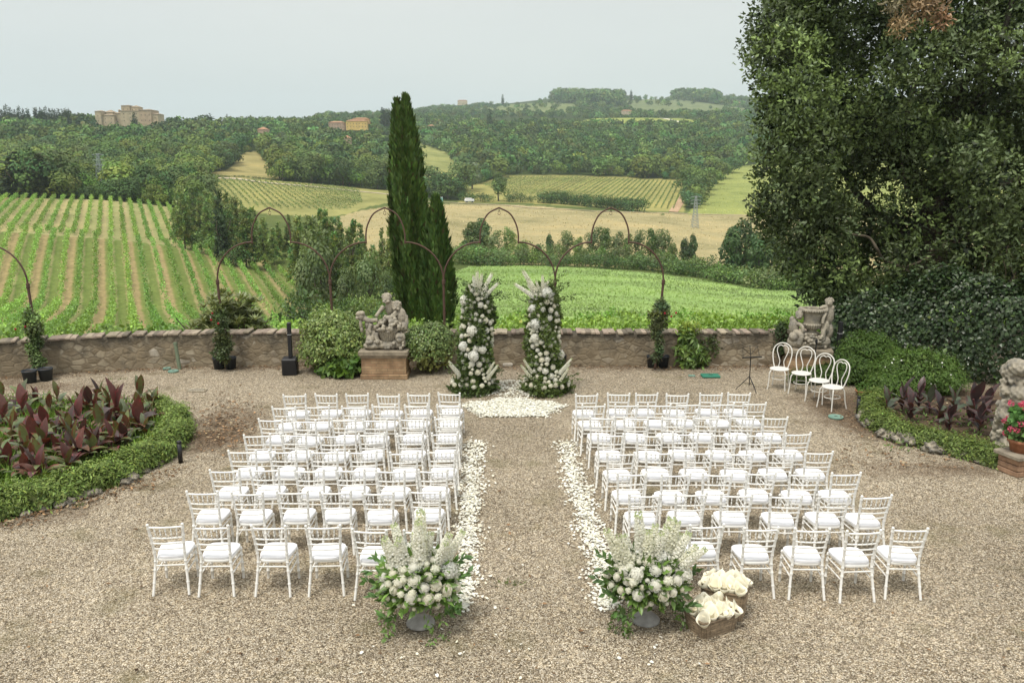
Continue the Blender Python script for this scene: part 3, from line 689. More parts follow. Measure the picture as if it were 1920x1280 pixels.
# ---------------------------------------------------------------- vine rows
def vine_rows():
    al = VS; dv = np.array([al, 1.0]); dv /= np.linalg.norm(dv); nv = np.array([dv[1], -dv[0]])
    o0 = np.array([colx(232, 130), 130.0])
    polyA = LAND[9][1]
    n = 0
    for k in range(-42, 30):
        base = o0 + nv * (k + .06) * VP
        for (d0, d1, which) in ((62, 171, 0), (184, 256, 1)):
            s = np.arange(0, 260, .25); P = base + dv * (s[:, None] - (130 - 55) / dv[1]); q = (P[:, 1] > d0) & (P[:, 1] < d1)
            P = P[q]
            if not len(P): continue
            Z = T(P[:, 0], P[:, 1]); px, py = project(np.stack([P[:, 0], P[:, 1], Z], -1))
            poly = [(-90, 340), (20, 366), (250, 374), (330, 388), (342, 440), (400, 462), (480, 487), (545, 522), (562, 585), (556, 625), (556, 670), (-90, 690)]
            q = inpoly(px, py, poly); P, Z = P[q], Z[q]
            if len(P) < 12: continue
            m = len(P)
            dens = 11 if which == 0 else 7
            wgap = (np.convolve(rng.random(m + 20), np.ones(21) / 21, 'valid')) if m > 5 else np.ones(m)
            rep = rng.poisson(dens * np.clip(.4 + (wgap - .42) * 7, .35 if which == 0 else .12, 1.15))
            i = np.repeat(np.arange(m), rep); c = len(i)
            hh = np.clip(rng.beta(2.4, 1.6, c) * 1.6 + .2, .15, 1.8) * (1 if which == 0 else .85)
            off = rng.normal(size=c) * .20
            Q = np.stack([P[i, 0] + nv[0] * off + rng.normal(size=c) * .1, P[i, 1] + nv[1] * off + rng.normal(size=c) * .1, Z[i] + hh], -1)
            ax = unit(rdir(c) + np.array([0, 0, .35])); nr = rdir(c) + np.array([0, -.3, .9])
            sz = .24 * (.6 + .8 * rng.random(c)) * (1 if which == 0 else 1.25)
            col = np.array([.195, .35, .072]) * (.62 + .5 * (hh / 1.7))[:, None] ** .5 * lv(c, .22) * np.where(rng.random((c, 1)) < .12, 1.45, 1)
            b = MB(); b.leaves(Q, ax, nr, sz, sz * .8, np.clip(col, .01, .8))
            # shoots that stick out sideways and up
            ns = m // 4; j = rng.integers(0, m, ns)
            bp = np.stack([P[j, 0], P[j, 1], Z[j] + 1.1 + .6 * rng.random(ns)], -1)
            sidev = rng.choice([-1, 1], ns)
            ax = unit(np.stack([nv[0] * sidev, nv[1] * sidev, .2 + .8 * rng.random(ns)], -1) + rdir(ns) * .3)
            b.leaves(bp, ax, rdir(ns), .3 + .4 * rng.random(ns), .13, np.array([.27, .45, .10]) * lv(ns, .15))
            c0 = np.array([P[0, 0], P[0, 1], Z[0]])
            for v in b.V: v -= c0.astype(np.float32)
            root = link('vine_row', b.mesh('vine_row', M['leaf']), None, c0)
            tag(root, 'leafy green vine row of the near hillside vineyard' if which == 0 else 'vine row in the upper block behind the crest of the near vineyard', 'vine row',
                'vine rows of the near block' if which == 0 else 'vine rows of the upper block')
            n += 1
    print('vine rows', n)
    # the young vineyards across the valley
    def far_rows(poly, d0, d1, p0, p1, spacing, label, group, col, hmax):
        a = np.array([colx(*p0), p0[1]]); c = np.array([colx(*p1), p1[1]]); dv = unit(c - a); nv = np.array([dv[1], -dv[0]])
        cnt = 0
        for k in range(-70, 70):
            s = np.arange(-260, 260, .8); P = a + nv * k * spacing + dv * s[:, None]
            q = (P[:, 1] > d0) & (P[:, 1] < d1); P = P[q]
            if len(P) < 3: continue
            Z = T(P[:, 0], P[:, 1]); px, py = project(np.stack([P[:, 0], P[:, 1], Z], -1)); q = inpoly(px, py, poly); P, Z = P[q], Z[q]
            if len(P) < 8: continue
            m = len(P); i = np.repeat(np.arange(m), 4); c_ = len(i)
            Q = np.stack([P[i, 0] + rng.uniform(-.4, .4, c_) * dv[0] + rng.normal(size=c_) * .14, P[i, 1] + rng.uniform(-.4, .4, c_) * dv[1] + rng.normal(size=c_) * .14, Z[i] + rng.random(c_) * hmax * .8], -1)
            b = MB(); sz = .46 * (.6 + .7 * rng.random(c_))
            b.leaves(Q, unit(rdir(c_) + np.array([0, 0, .6])), rdir(c_) + np.array([0, -.5, .7]), sz, sz * .7, np.array(col) * lv(c_, .25))
            c0 = np.array([P[0, 0], P[0, 1], Z[0]])
            for v in b.V: v -= c0.astype(np.float32)
            tag(link('vine_row', b.mesh('vine_row', M['leaf']), None, c0), label, 'vine row', group); cnt += 1
        print(group, cnt)
    far_rows([(388, 334), (480, 339), (600, 348), (672, 355), (680, 380), (650, 394), (570, 392), (500, 392), (430, 378), (396, 352)], 290, 470, (465, 425), (525, 345), 2.6,
             'thin young vine row in the field behind the pine wood', 'vine rows of the field behind the pines', (.13, .20, .06), 1.2)
    far_rows([(905, 347), (955, 332), (1080, 332), (1280, 342), (1270, 393), (1205, 390), (1150, 372), (1010, 366), (950, 366)], 400, 640, (1259, 425), (1280, 600), 3.0,
             'thin young vine row in the sloping field below the dark wood', 'vine rows of the field below the wood', (.15, .22, .07), 1.3)
vine_rows()

# ---------------------------------------------------------------- trees one can tell apart, beyond the wall
def ztop(px, py, d): return atY(px, py, d)[2]
def pines():
    line = [(325, 352), (350, 345), (400, 352), (440, 360), (470, 372), (520, 402), (545, 384), (575, 402), (612, 398), (640, 396), (670, 420), (700, 428), (722, 424), (750, 432), (860, 470)]
    lx, ly = zip(*line)
    n = 0
    for d, step, lo, hi in ((232, 17, 330, 470), (205, 17, 335, 640), (178, 16, 345, 690), (152, 20, 545, 745), (134, 27, 585, 760), (120, 32, 600, 745)):
        x = lo + rng.random() * step
        while x < hi:
            dd = d + rng.uniform(-9, 9); p = onT(x, dd)
            base = np.interp(x, lx, ly)
            drop = (232 - d) * .16 + rng.random() * 26
            if d < 160: drop = rng.random() ** 1.5 * 62 + (8 if x < 560 else 0)
            if x > 470 and d >= 178: drop += 8
            h = float(np.clip(ztop(x, base + drop, dd) - p[2] + .3, 4.5, 19))
            t = tree('pine', p - [0, 0, .3], h, 'pine_tree', 'olive green pine of the wood between the near vineyard and the tall cypress', 'pines of the wood behind the wall', w=(.66 + .26 * rng.random()) * (1 if h > 8 else 1.2)); n += 1
            x += step * (.7 + .6 * rng.random())
    # pale flowering broadleaf trees among them
    for px, py, d in ((595, 432, 118), (690, 470, 112), (725, 505, 108), (648, 500, 110), (575, 465, 122)):
        p = onT(px, d); h = ztop(px, py, d) - p[2]
        tree('belt', p - [0, 0, .2], h, 'broadleaf_tree', 'pale green broadleaf tree in front of the pine wood', 'pale trees among the pines', w=.6, k=3)
    for px, py, d, k in ((560, 520, 100, 2), (585, 545, 95, 2), (610, 560, 92, 1), (650, 545, 96, 0), (690, 540, 98, 1), (725, 560, 94, 2), (400, 435, 172, 0), (440, 450, 168, 2), (425, 462, 166, 3), (360, 420, 180, 0)):
        p = onT(px, d); h = max(2.5, ztop(px, py, d) - p[2])
        tree('shrub', p - [0, 0, .3], h, 'shrub', 'round dark green shrub at the foot of the pine wood', 'shrubs at the foot of the pine wood', w=.8, k=k % 4, cat='shrub')
    # small cypress beside the vineyard crest
    p = onT(414, 168); h = ztop(411, 362, 168) - p[2]
    tree('spire', p - [0, 0, .3], h + .3, 'cypress_tree', 'slim dark cypress standing in front of the pines beside the vineyard', w=.75)
    print('pines', n)
pines()
def belt():
    n = 0
    for px, py, d, w, k in ((870, 452, 196, 1, 2), (885, 418, 200, 1.0, 0), (905, 412, 205, .9, 2), (930, 440, 198, .9, 3), (955, 428, 203, .8, 1), (980, 455, 196, 1, 1), (1010, 462, 192, 1, 2), (1030, 440, 196, .6, 4),
            (1062, 430, 200, .8, 3), (1085, 440, 196, .8, 1), (1118, 436, 200, .8, 3), (1135, 425, 204, .8, 0), (1160, 432, 200, .8, 3), (1178, 440, 198, .7, 1), (1200, 436, 202, .7, 3), (1222, 432, 198, .7, 0),
            (1242, 440, 196, .8, 3), (1262, 455, 192, .8, 1), (1285, 445, 190, .75, 4), (1300, 432, 193, .5, 4), (1095, 462, 190, 1.1, 1), (1150, 470, 190, 1.2, 2), (1200, 468, 188, 1.1, 1)):
        p = onT(px, d); h = ztop(px, py - 6 + rng.uniform(-6, 8), d) - p[2]
        tree('belt', p - [0, 0, .3], h, 'broadleaf_tree', 'slender leafy tree of the belt behind the green meadow', 'trees of the belt behind the meadow', w=w, k=k); n += 1
    for px, py, d, w, k in ((1375, 415, 168, 1.0, 2), (1398, 405, 172, .95, 0), (1425, 428, 165, 1.0, 2), (1450, 410, 170, 1.0, 4), (1480, 440, 162, 1.1, 0), (1510, 425, 166, 1.1, 2)):
        p = onT(px, d); h = ztop(px, py, d) - p[2]
        tree('belt', p - [0, 0, .3], h, 'broadleaf_tree', 'tall dark ivy clad tree at the right end of the meadow', 'ivy clad trees at the end of the meadow', w=w * .85, k=k)
    x = 862
    while x < 1545:
        d = np.interp(x, [860, 1240, 1400, 1560], [182, 178, 160, 150]) + rng.uniform(-4, 4); p = onT(x, d)
        h = rng.uniform(2.4, 5.0); p2 = onT(x + 6, d + 8)
        tree('shrub', p2 - [0, 0, .4], rng.uniform(2.5, 5.5), 'shrub', 'dense green bush of the hedge bank behind the meadow', 'bushes of the hedge bank behind the meadow', w=.6 + .3 * rng.random(), cat='shrub')
        tree('shrub', p - [0, 0, .4], h, 'shrub', 'dense green bush of the hedge bank behind the meadow', 'bushes of the hedge bank behind the meadow', w=.95 + .5 * rng.random(), cat='shrub')
        x += rng.uniform(13, 22)
    # valley floor
    def one(kind, px, py, base_d, name, label, w=1, k=0, cat='tree', grp=None, dz=.3):
        p = onT(px, base_d); h = max(1.2, ztop(px, py, base_d) - p[2])
        return tree(kind, p - [0, 0, dz], h + dz, name, label, grp, w=w, k=k, cat=cat)
    one('belt', 935, 320, 432, 'broadleaf_tree', 'lone round tree at the left end of the valley hedge', 1.0, 0)
    one('willow', 886, 303, 500, 'willow_tree', 'pale silvery willow below the dark wood', 1.1)
    one('willow', 868, 318, 490, 'willow_tree', 'smaller silvery tree left of the pale willow', 1.2)
    one('belt', 824, 318, 440, 'poplar_tree', 'slender grey green poplar right of the tall cypress', .9, 4)
    one('belt', 840, 330, 440, 'broadleaf_tree', 'grey green tree between the cypress and the willows', .8, 2)
    one('shrub', 1241, 405, 392, 'shrub', 'small round bush alone in the dry field', .9, 1, 'shrub')
    for px, py, w in ((870, 355, 1), (885, 362, 1), (902, 358, 1), (918, 362, 1), (955, 362, 1), (975, 358, 1.1), (995, 365, 1)):
        one('shrub', px, py, 428, 'shrub', 'low dark bush along the track below the willows', w, 2, 'shrub', 'bushes along the valley track')
    for q, px in enumerate(range(1018, 1202, 11)):
        one('shrub', px, 356 + (q > 4) * 6 + (q > 10) * 4 + rng.uniform(-2, 2), np.interp(px, [1018, 1200], [424, 412]), 'hedge_bush', 'dense bush of the long valley hedge below the sloping vineyard', 1.1, 2, 'shrub', 'bushes of the long valley hedge')
    for px, py, d in ((1300, 375, 440), (1296, 352, 470), (1312, 340, 500), (1322, 330, 530), (1335, 320, 565), (1350, 308, 600), (1308, 362, 455), (1365, 300, 640), (1290, 365, 460)):
        one('oak', px, py - 6, d, 'broadleaf_tree', 'green tree of the strip between the sloping vineyard and the pasture', 1.1, None, 'tree', 'trees beside the pasture')
    # low hedge below the clearing and dark trees left of the vineyard
    x = 392
    while x < 520:
        one('shrub', x, np.interp(x, [392, 520], [322, 340]), 432, 'hedge_bush', 'low hedge bush along the pale lane below the clearing', 1.2, 2, 'shrub', 'hedge bushes along the pale lane'); x += 9
    one('spire', 38, 288, 262, 'cypress_tree', 'broad dark cypress at the top of the near vineyard', 2.3)
    for px, py, w in ((70, 300, .95), (88, 292, 1.0), (104, 306, .9)):
        one('darkpine', px, py, 262, 'pine_tree', 'dark bushy conifer right of the broad cypress', w * 1.6, None, 'tree', 'dark conifers at the top of the near vineyard')
    one('darkpine', -4, 330, 258, 'pine_tree', 'dark conifer cut by the left edge of the photo', 1.7)
    # cypresses on the castle hill and the ridges
    for px, py in [(3, 198), (12, 196), (20, 200), (30, 205), (38, 199), (46, 203), (54, 207), (62, 201), (70, 206), (78, 204), (92, 201), (101, 204), (104, 206), (110, 202), (118, 204), (124, 205), (128, 207), (134, 205), (141, 206), (147, 204), (152, 206)]:
        one('spire', px, py, 782 + rng.uniform(-12, 12), 'cypress_tree', 'tall dark cypress on the skyline left of the castle', 1.15, None, 'tree', 'cypresses left of the castle', .5)
    one('spire', 271, 212, 770, 'cypress_tree', 'pointed cypress in front of the castle wall', 1.5)
    for px, py in ((410, 214), (440, 216), (724, 204), (729, 204), (736, 206), (919, 206), (943, 178), (1166, 172), (1176, 170), (1389, 190), (1395, 192)):
        one('spire', px, py, 1000 if px < 740 else 1080 if px == 919 else 2300, 'cypress_tree', 'dark cypress on the far skyline', 1.0 if px < 740 else 1.2, None, 'tree', 'cypresses on the far ridge', .5)
    for px, h_ in [(1162, 14), (1180, 6), (1190, 6), (1200, 6), (1215, 7), (1228, 6), (1248, 9), (1258, 8), (1266, 10), (1275, 9), (1284, 8), (1294, 9), (1048, 6), (1060, 6), (1072, 6), (1085, 7), (1100, 6)]:
        p = onT(px, 1062 + (px % 7)); tree('spire', p - [0, 0, .3], h_, 'cypress_tree', 'small cypress along the edge of the pale hill field', 'cypresses of the hill field', w=.9)
    p = onT(398, 880); h = ztop(398, 214, 880) - p[2]
    tree('oakfar', p, max(h, 9), 'umbrella_pine', 'flat topped umbrella pine on the skyline right of the castle', w=1.3, k=2)
belt()

# ---------------------------------------------------------------- tall cypress pair behind the wall
def big_cypress(px, d, top_py, half_px, name, label, tips, n):
    """flame-shaped crown of many upright sprays"""
    p = atY(px, 640, d); base = np.array([p[0], d, -1.6]); s = F / d
    b = MB(); topz = ztop(px, top_py, d) - base[2]
    for tx, th, tr in tips:                                  # leaders: offset (m), height fraction, radius (m)
        hh = topz * th; m = int(n * tr / sum(q[2] for q in tips))
        z = rng.random(m) ** .9 * hh
        f = z / hh; prof = tr * np.clip(np.where(f < .5, .80 + .4 * f, 1.0 - ((f - .5) / .5) ** 2.1), .02, 1)
        a = rng.random(m) * 2 * pi
        lump = 1 + .13 * np.sin(a * 5 + z * .9) + .09 * np.sin(a * 9 - z * 2.1)
        rr = prof * lump * (.66 + .36 * rng.random(m) ** .5)
        P = np.stack([tx * f + rr * np.cos(a), rr * np.sin(a), z], -1)
        out = np.stack([np.cos(a), np.sin(a), np.zeros(m)], -1)
        ax = unit(out * .35 + np.array([0, 0, 1.0]) + rdir(m) * .28)
        nr = unit(out + rdir(m) * .5)
        tone = np.array([.088, .148, .036]) * np.exp(.22 * np.sin(a * 5 + z * .9 + 1) + .18 * rng.normal(size=m))[:, None] * lv(m, .18)
        tone *= 1 + rng.normal(size=(m, 3)) * np.array([.10, .02, .1])
        br = rng.random(m) < .03; tone[br] = np.array([.10, .075, .035])
        sz = .26 * (.6 + .8 * rng.random(m)); b.leaves(P, ax, nr, sz, sz * .34, np.clip(tone, .006, .5))
    root = thing(name, label, 'tree', base)
    b.build('crown', M['darkleaf'], root)
    t = MB(); limb(t, [(0, 0, -.5), (.02, 0, topz * .5), (0, 0, topz * .85)], .2, .03); t.build('trunk', M['bark'], root)
big_cypress(777, 32.5, 188, 48, 'cypress_tree', 'very tall twin tipped cypress rising above the horizon behind the statue', [(-.44, .985, .50), (-.10, 1.0, .58), (.0, .76, .68)], 32000)
big_cypress(823, 29.5, 374, 36, 'cypress_tree', 'shorter cypress in front of and right of the tall twin tipped one', [(0, 1, .46), (.34, .62, .36), (-.28, .66, .40)], 14000)

# ---------------------------------------------------------------- grass of the fields
def field_grass():
    for nm, d0, d1, n, ht, col, label in (('meadow_grass', 46, 184, 80000, .20, (.33, .47, .16), 'rough green grass of the meadow below the wall'), ('stubble_grass', 188, 442, 22000, .38, (.47, .41, .24), 'dry straw coloured grass of the valley field'), ('pasture_grass', 410, 700, 14000, .5, (.36, .42, .16), 'pale green grass of the sloping pasture')):
        u = rng.random(n * 3); d = np.sqrt(d0 ** 2 + (d1 ** 2 - d0 ** 2) * u ** 1.5); x = d * rng.uniform(-.24, .42, n * 3); z = T(x, d)
        _, k = land_at(x, d, z); q = k == {'meadow_grass': 'green', 'stubble_grass': 'dry', 'pasture_grass': 'pasture'}[nm]
        # grass stands in drifts
        q &= rng.random(len(x)) < .35 + .65 * (np.sin(x * .21 + 2 * np.sin(d * .06)) * np.sin(d * .35 + x * .05) > -.1)
        x, d, z = x[q][:n], d[q][:n], z[q][:n]; m = len(x); s_ = ht * (.5 + .9 * rng.random(m)) * (d / d0) ** .35
        tone = np.exp(.16 * np.sin(x * .11 + d * .05) + .14 * np.sin(d * .23 - x * .04))[:, None]
        b = MB(); b.leaves(np.stack([x, d, z - .05], -1), unit(rdir(m) + [0, 0, .35]), rdir(m) * .5 + [0, -.3, 1], s_, s_ * .7, np.clip(np.array(col) * tone * lv(m, .12), 0, .8))
        tag(b.build(nm, M['leaf']), label, 'grass', kind='stuff')
field_grass()

# ---------------------------------------------------------------- the big holm oak and the ivy below it
def holm_oak():
    base = np.array([12.2, 24.6, 0.0])
    root = thing('holm_oak', 'huge dark evergreen oak filling the right side above the ivy', 'tree', base)
    # outline of the crown seen from the terrace: (photo x, photo y, depth, radius m)
    bl = []
    spec = [(1462, 40, 24, .95), (1440, 95, 23.4, .62), (1475, 110, 23, 1.0), (1455, 160, 24, .75), (1500, 30, 25, 1.3), (1460, 225, 23.5, .75), (1500, 190, 23, 1.0), (1470, 290, 23.6, .85), (1520, 270, 22.6, 1.05),
            (1440, 330, 24.2, .5), (1455, 385, 24, .75), (1500, 360, 23.2, 1.0), (1430, 410, 24.4, .5), (1480, 440, 23.8, .8), (1530, 430, 23, 1.0), (1505, 490, 24, .75), (1560, 500, 23.4, 1.0), (1545, 550, 24.2, .7), (1590, 560, 23.8, .9)]
    for x in range(1560, 2300, 72):
        for y in range(-230, 665, 70):
            d = 23.2 + 3.2 * rng.random() - (1.6 if (x > 1650 and 80 < y < 520) else 0)
            edge = 640 - 40 * max(0, (1640 - x) / 80)
            if y < edge + (60 if x > 1660 else 0): spec.append((x + rng.uniform(-26, 26), y + rng.uniform(-26, 26), d, .62 + .45 * rng.random()))
    for x in range(1500, 2300, 110):
        for y in range(-250, 520, 110): spec.append((x + rng.uniform(-30, 30), y + rng.uniform(-30, 30), 26.5 + 2 * rng.random(), 1.5))
    for x in range(1640, 2300, 60):
        for y in (470, 530, 590, 640): spec.append((x + rng.uniform(-20, 20), y + rng.uniform(-20, 20), 25.8 + rng.random(), 1.0))
    for x, y in ((1520, -60), (1540, -130), (1560, -90), (1500, -20), (1490, 60), (1580, -190)): spec.append((x, y, 24.5, 1.1))
    for px, py, d, r in spec:
        c = atY(px, py, d) - base
        if c[2] < .5: continue
        bl.append((c, (r, r, r * .8)))
    n = 300000
    Cc = np.array([q[0] for q in bl]); R = np.array([q[1] for q in bl])
    # sprays: each spray is a rosette of leaves on a twig
    nsp = n // 9
    w = R.prod(1) ** .62; w /= w.sum(); i = rng.choice(len(bl), nsp, p=w)
    d = rdir(nsp); d[:, 1] -= .35; d[:, 2] += .12; d = unit(d)
    rf = .66 + .40 * rng.random(nsp) ** .8
    P = Cc[i] + d * R[i] * rf[:, None]
    tone = np.array([.108, .146, .044]) * np.exp(rng.normal(size=(len(bl), 1)) * .36)[i] * np.exp(rng.normal(size=(nsp, 1)) * .2)
    new = rng.random(nsp) < .035; tone[new] = np.array([.15, .21, .05])
    gl = rng.random(nsp) < .2; tone[gl] = np.array([.14, .19, .08]) * np.exp(rng.normal(size=(gl.sum(), 1)) * .2)
    k = 9
    PP = np.repeat(P, k, 0) + rng.normal(size=(nsp * k, 3)) * .075
    dd = np.repeat(unit(d + np.array([0, 0, .1])), k, 0)
    ax = unit(dd * .6 + rdir(nsp * k)); nr = unit(dd + rdir(nsp * k) * .8 + np.array([0, 0, .5]))
    ln = .13 * (.65 + .7 * rng.random(nsp * k))
    b = MB(); b.leaves(PP, ax, nr, ln, ln * .46, np.clip(np.repeat(tone, k, 0) * lv(nsp * k, .2), .006, .6))
    cloud(b, [(q[0] + np.array([0, .5, 0]), np.array(q[1]) * .70) for q in bl], 48000, .19, (.045, .066, .024), .3, .6, .1, .15)  # inner leaves coloured darker, painting depth shade into the gaps between clumps
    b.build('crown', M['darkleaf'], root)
    # dead brown spray
    c = atY(1708, 28, 21.8) - base; m = 1500
    bb = [(c + np.array([-.35, 0, .35]), .42), (c + np.array([.15, 0, .1]), .38), (c + np.array([.55, .1, .25]), .35), (c + np.array([-.25, 0, -.25]), .3), (c + np.array([.75, 0, -.1]), .25)]
    b = MB(); cloud(b, bb, m, .125, (.31, .205, .12), .35, .36, .2, .15); o = b.build('dead_foliage', M['darkleaf'], root); o['label'] = 'dead brown leaves near the top of the crown'
    # trunk and limbs
    b = MB(); limb(b, wobble((0, 0, -.2), (-.2, .1, 4.2), 6, .08), .5, .34)
    for k in range(16):
        q = Cc[rng.integers(len(Cc))]; s0 = np.array([-.1, 0, 2.2 + 2.4 * rng.random()])
        P_ = curve(wobble(s0, q, 6, .22), 4); limb(b, P_, .17, .035, (.075, .065, .05))
    for px0, py0, px1, py1 in ((1700, 500, 1860, 430), (1745, 470, 1850, 420), (1600, 440, 1720, 520), (1810, 520, 1850, 600), (1850, 560, 1905, 520)):
        P_ = curve(wobble(atY(px0, py0, 22.4) - base, atY(px1, py1, 23.0) - base, 7, .08), 4); limb(b, P_, .03, .06, (.12, .10, .07))
    b.build('trunk', M['bark'], root)
    b = MB()
    for x, y0, y1 in ((1850, 470, 585), (1862, 480, 570), (1878, 470, 560), (1895, 460, 545), (1900, 510, 590), (1840, 540, 600), (1820, 535, 590)):
        P_ = [atY(x + 8 * sin(t * 5 + x), y0 + (y1 - y0) * t, 21.3) - base for t in np.linspace(0, 1, 9)]; b.tube(P_, .013, 5, (.16, .13, .08))
    b.build('hanging_vine', M['bark'], root)
holm_oak()

def leaf_shell(b, pts, n, size, col, var=.25, aspect=.75, up=.3, out=None, spread=.12):
    """leaves over a sampled surface: pts (k,3) and outward normals out (k,3)"""
    i = rng.integers(0, len(pts), n); P = pts[i] + rdir(n) * spread * rng.random((n, 1)) + out[i] * rng.normal(size=(n, 1)) * spread * .6
    nr = unit(out[i] + rdir(n) * .6 + np.array([0, 0, up])); ax = unit(np.cross(nr, rdir(n)) + np.array([0, 0, -.25]))
    s_ = size * (.6 + .8 * rng.random(n)); c = np.asarray(col) * lv(n, var) * (1 + rng.normal(size=(n, 3)) * np.array([.08, .02, .08]))
    b.leaves(P, ax, nr, s_, s_ * aspect, np.clip(c, .006, .7), .08)
def ellip_pts(c, r, k=1500, lower=-.2):
    d = rdir(k); d = d[d[:, 2] > lower]; lump = 1 + .10 * np.sin(d[:, :1] * 7 + d[:, 2:] * 5) * np.sin(d[:, 1:2] * 6 + 1)
    return np.asarray(c) + d * np.asarray(r) * lump, unit(d / np.asarray(r))
def mound(name, label, cat, base, ells, n, size, col, mat='leaf', aspect=.6, stems=True, extra=None, spread=.12, up=.3):
    root = thing(name, label, cat, base)
    pp, oo = [], []
    for c, r in ells:
        p, o = ellip_pts(c, r, int(1500 * max(r)) + 300); pp.append(p); oo.append(o)
    b = MB(); leaf_shell(b, np.concatenate(pp), n, size, col, .28, aspect, up, np.concatenate(oo), spread)
    # inner leaves keep the bush closed
    cloud(b, [(c, np.array(r) * .86) for c, r in ells], n // 3, size * 1.3, np.array(col) * .8, .25, .8, .2, .5)
    if extra: extra(b)
    b.build('foliage', M[mat], root)
    if stems:
        b = MB()
        for c, r in ells[:5]:
            limb(b, wobble((c[0] * .4, c[1] * .4, -.05), (c[0], c[1], c[2] * 1.0), 4, .03), .03, .012)
        b.build('stem', M['bark'], root)
    return root

# ivy bank under the oak: from the urn pedestal to the right edge
iv = [G(1590, 712), G(1680, 716), G(1780, 735), G(1880, 745), G(2000, 760)]
def ivy_bank():
    P0 = G(1560, 700); root = thing('ivy_hedge', 'dark ivy covered bank below the big oak', 'hedge', P0)
    pts, nn = [], []
    A = np.array([atY(1566, 640, 23.0), atY(1640, 640, 22.4), atY(1720, 640, 21.6), atY(1800, 640, 20.7), atY(1880, 640, 20.0), atY(2000, 640, 19.2), atY(2150, 640, 18.4)])
    hs = np.array([1.25, 1.8, 2.1, 2.25, 2.3, 2.4, 2.5])
    for q in range(9000):
        t = rng.random() * 6; i = int(t); f = t - i; a = A[i] * (1 - f) + A[min(i + 1, 6)] * f; h = hs[i] * (1 - f) + hs[min(i + 1, 6)] * f
        dirv = A[min(i + 1, 6)] - A[i]; nv = unit(np.array([dirv[1], -dirv[0], 0.0]))
        if nv[1] > 0: nv = -nv
        ph = rng.random() * 1.75; lump = 1 + .10 * sin(a[0] * 3.1 + ph * 4) + .08 * sin(a[0] * 7.3 - ph * 6)
        p = np.array([a[0], a[1], 0]) + nv * .75 * cos(ph) * lump + np.array([0, 0, h * sin(ph) ** .8 * lump])
        pts.append(p - P0); nn.append(nv * cos(ph) + np.array([0, 0, sin(ph)]))
    b = MB(); leaf_shell(b, np.array(pts), 34000, .09, (.038, .064, .024), .35, .85, .1, np.array(nn), .14)
    i = rng.integers(0, 9000, 500); leaf_shell(b, np.array(pts)[i], 500, .11, (.085, .13, .035), .25, .8, .3, np.array(nn)[i], .2)
    b.build('ivy_foliage', M['glossleaf'], root)
ivy_bank()

# ---------------------------------------------------------------- planting along the wall
SUN_ = None
b0 = G(622, 698)
mound('bush', 'large rounded green bush left of the fruit basket statue', 'bush', b0,
      [((.02, .1, .75), (.76, .7, .75)), ((-.28, .05, .5), (.48, .5, .5)), ((.4, .05, .65), (.55, .6, .65)), ((.05, 0, 1.05), (.6, .5, .45))], 9500, .075, (.175, .235, .065), 'glossleaf', .5, spread=.09)
b1 = G(805, 698)
mound('bush', 'rounded green bush between the statue and the left flower column', 'bush', b1,
      [((0, .1, .55), (.62, .55, .6)), ((-.22, 0, .75), (.38, .4, .42)), ((.2, 0, .8), (.4, .4, .42))], 6000, .075, (.16, .225, .07), 'glossleaf', .5, spread=.09)
b2 = G(648, 706)
mound('leafy_plant', 'low broad leaved plant in front of the large bush, beside the brick pedestal', 'plant', b2,
      [((0, 0, .22), (.3, .22, .26)), ((-.35, .1, .15), (.3, .2, .16)), ((.2, .05, .35), (.18, .15, .2))], 700, .16, (.15, .25, .05), 'leaf', .6)
# feathery green shrubs right of the bentwood chairs
b3 = G(1625, 715)
mound('feathery_shrub', 'soft feathery green shrub behind the bentwood chairs', 'shrub', b3, [((0, .1, .55), (.7, .5, .6)), ((-.35, -.1, .25), (.5, .4, .4)), ((.4, .2, .4), (.5, .5, .55))], 14000, .08, (.075, .15, .028), 'leaf', .2, spread=.10, up=.6)
b4 = G(1715, 735)
mound('feathery_shrub', 'feathery green shrub with tiny white flowers, right of the other one', 'shrub', b4, [((0, .1, .4), (.95, .6, .55)), ((-.5, -.15, .2), (.6, .45, .38)), ((.5, 0, .3), (.6, .5, .42))], 17000, .08, (.085, .155, .030), 'leaf', .2, spread=.10, up=.6,
      extra=lambda b: b.leaves(np.array([[rng.uniform(-1, 1), rng.uniform(-.6, -.2), rng.uniform(.3, .9)] for _ in range(28)]), rdir(28), rdir(28) + [0, -1, 1], .045, .04, (.75, .75, .7)))
b5 = G(1560, 722)
mound('feathery_shrub', 'low feathery green tuft under the bentwood chairs', 'shrub', b5, [((0, .3, .18), (.55, .3, .25)), ((-.5, .25, .12), (.45, .25, .2))], 5000, .07, (.08, .15, .03), 'leaf', .2, spread=.08, up=.6)
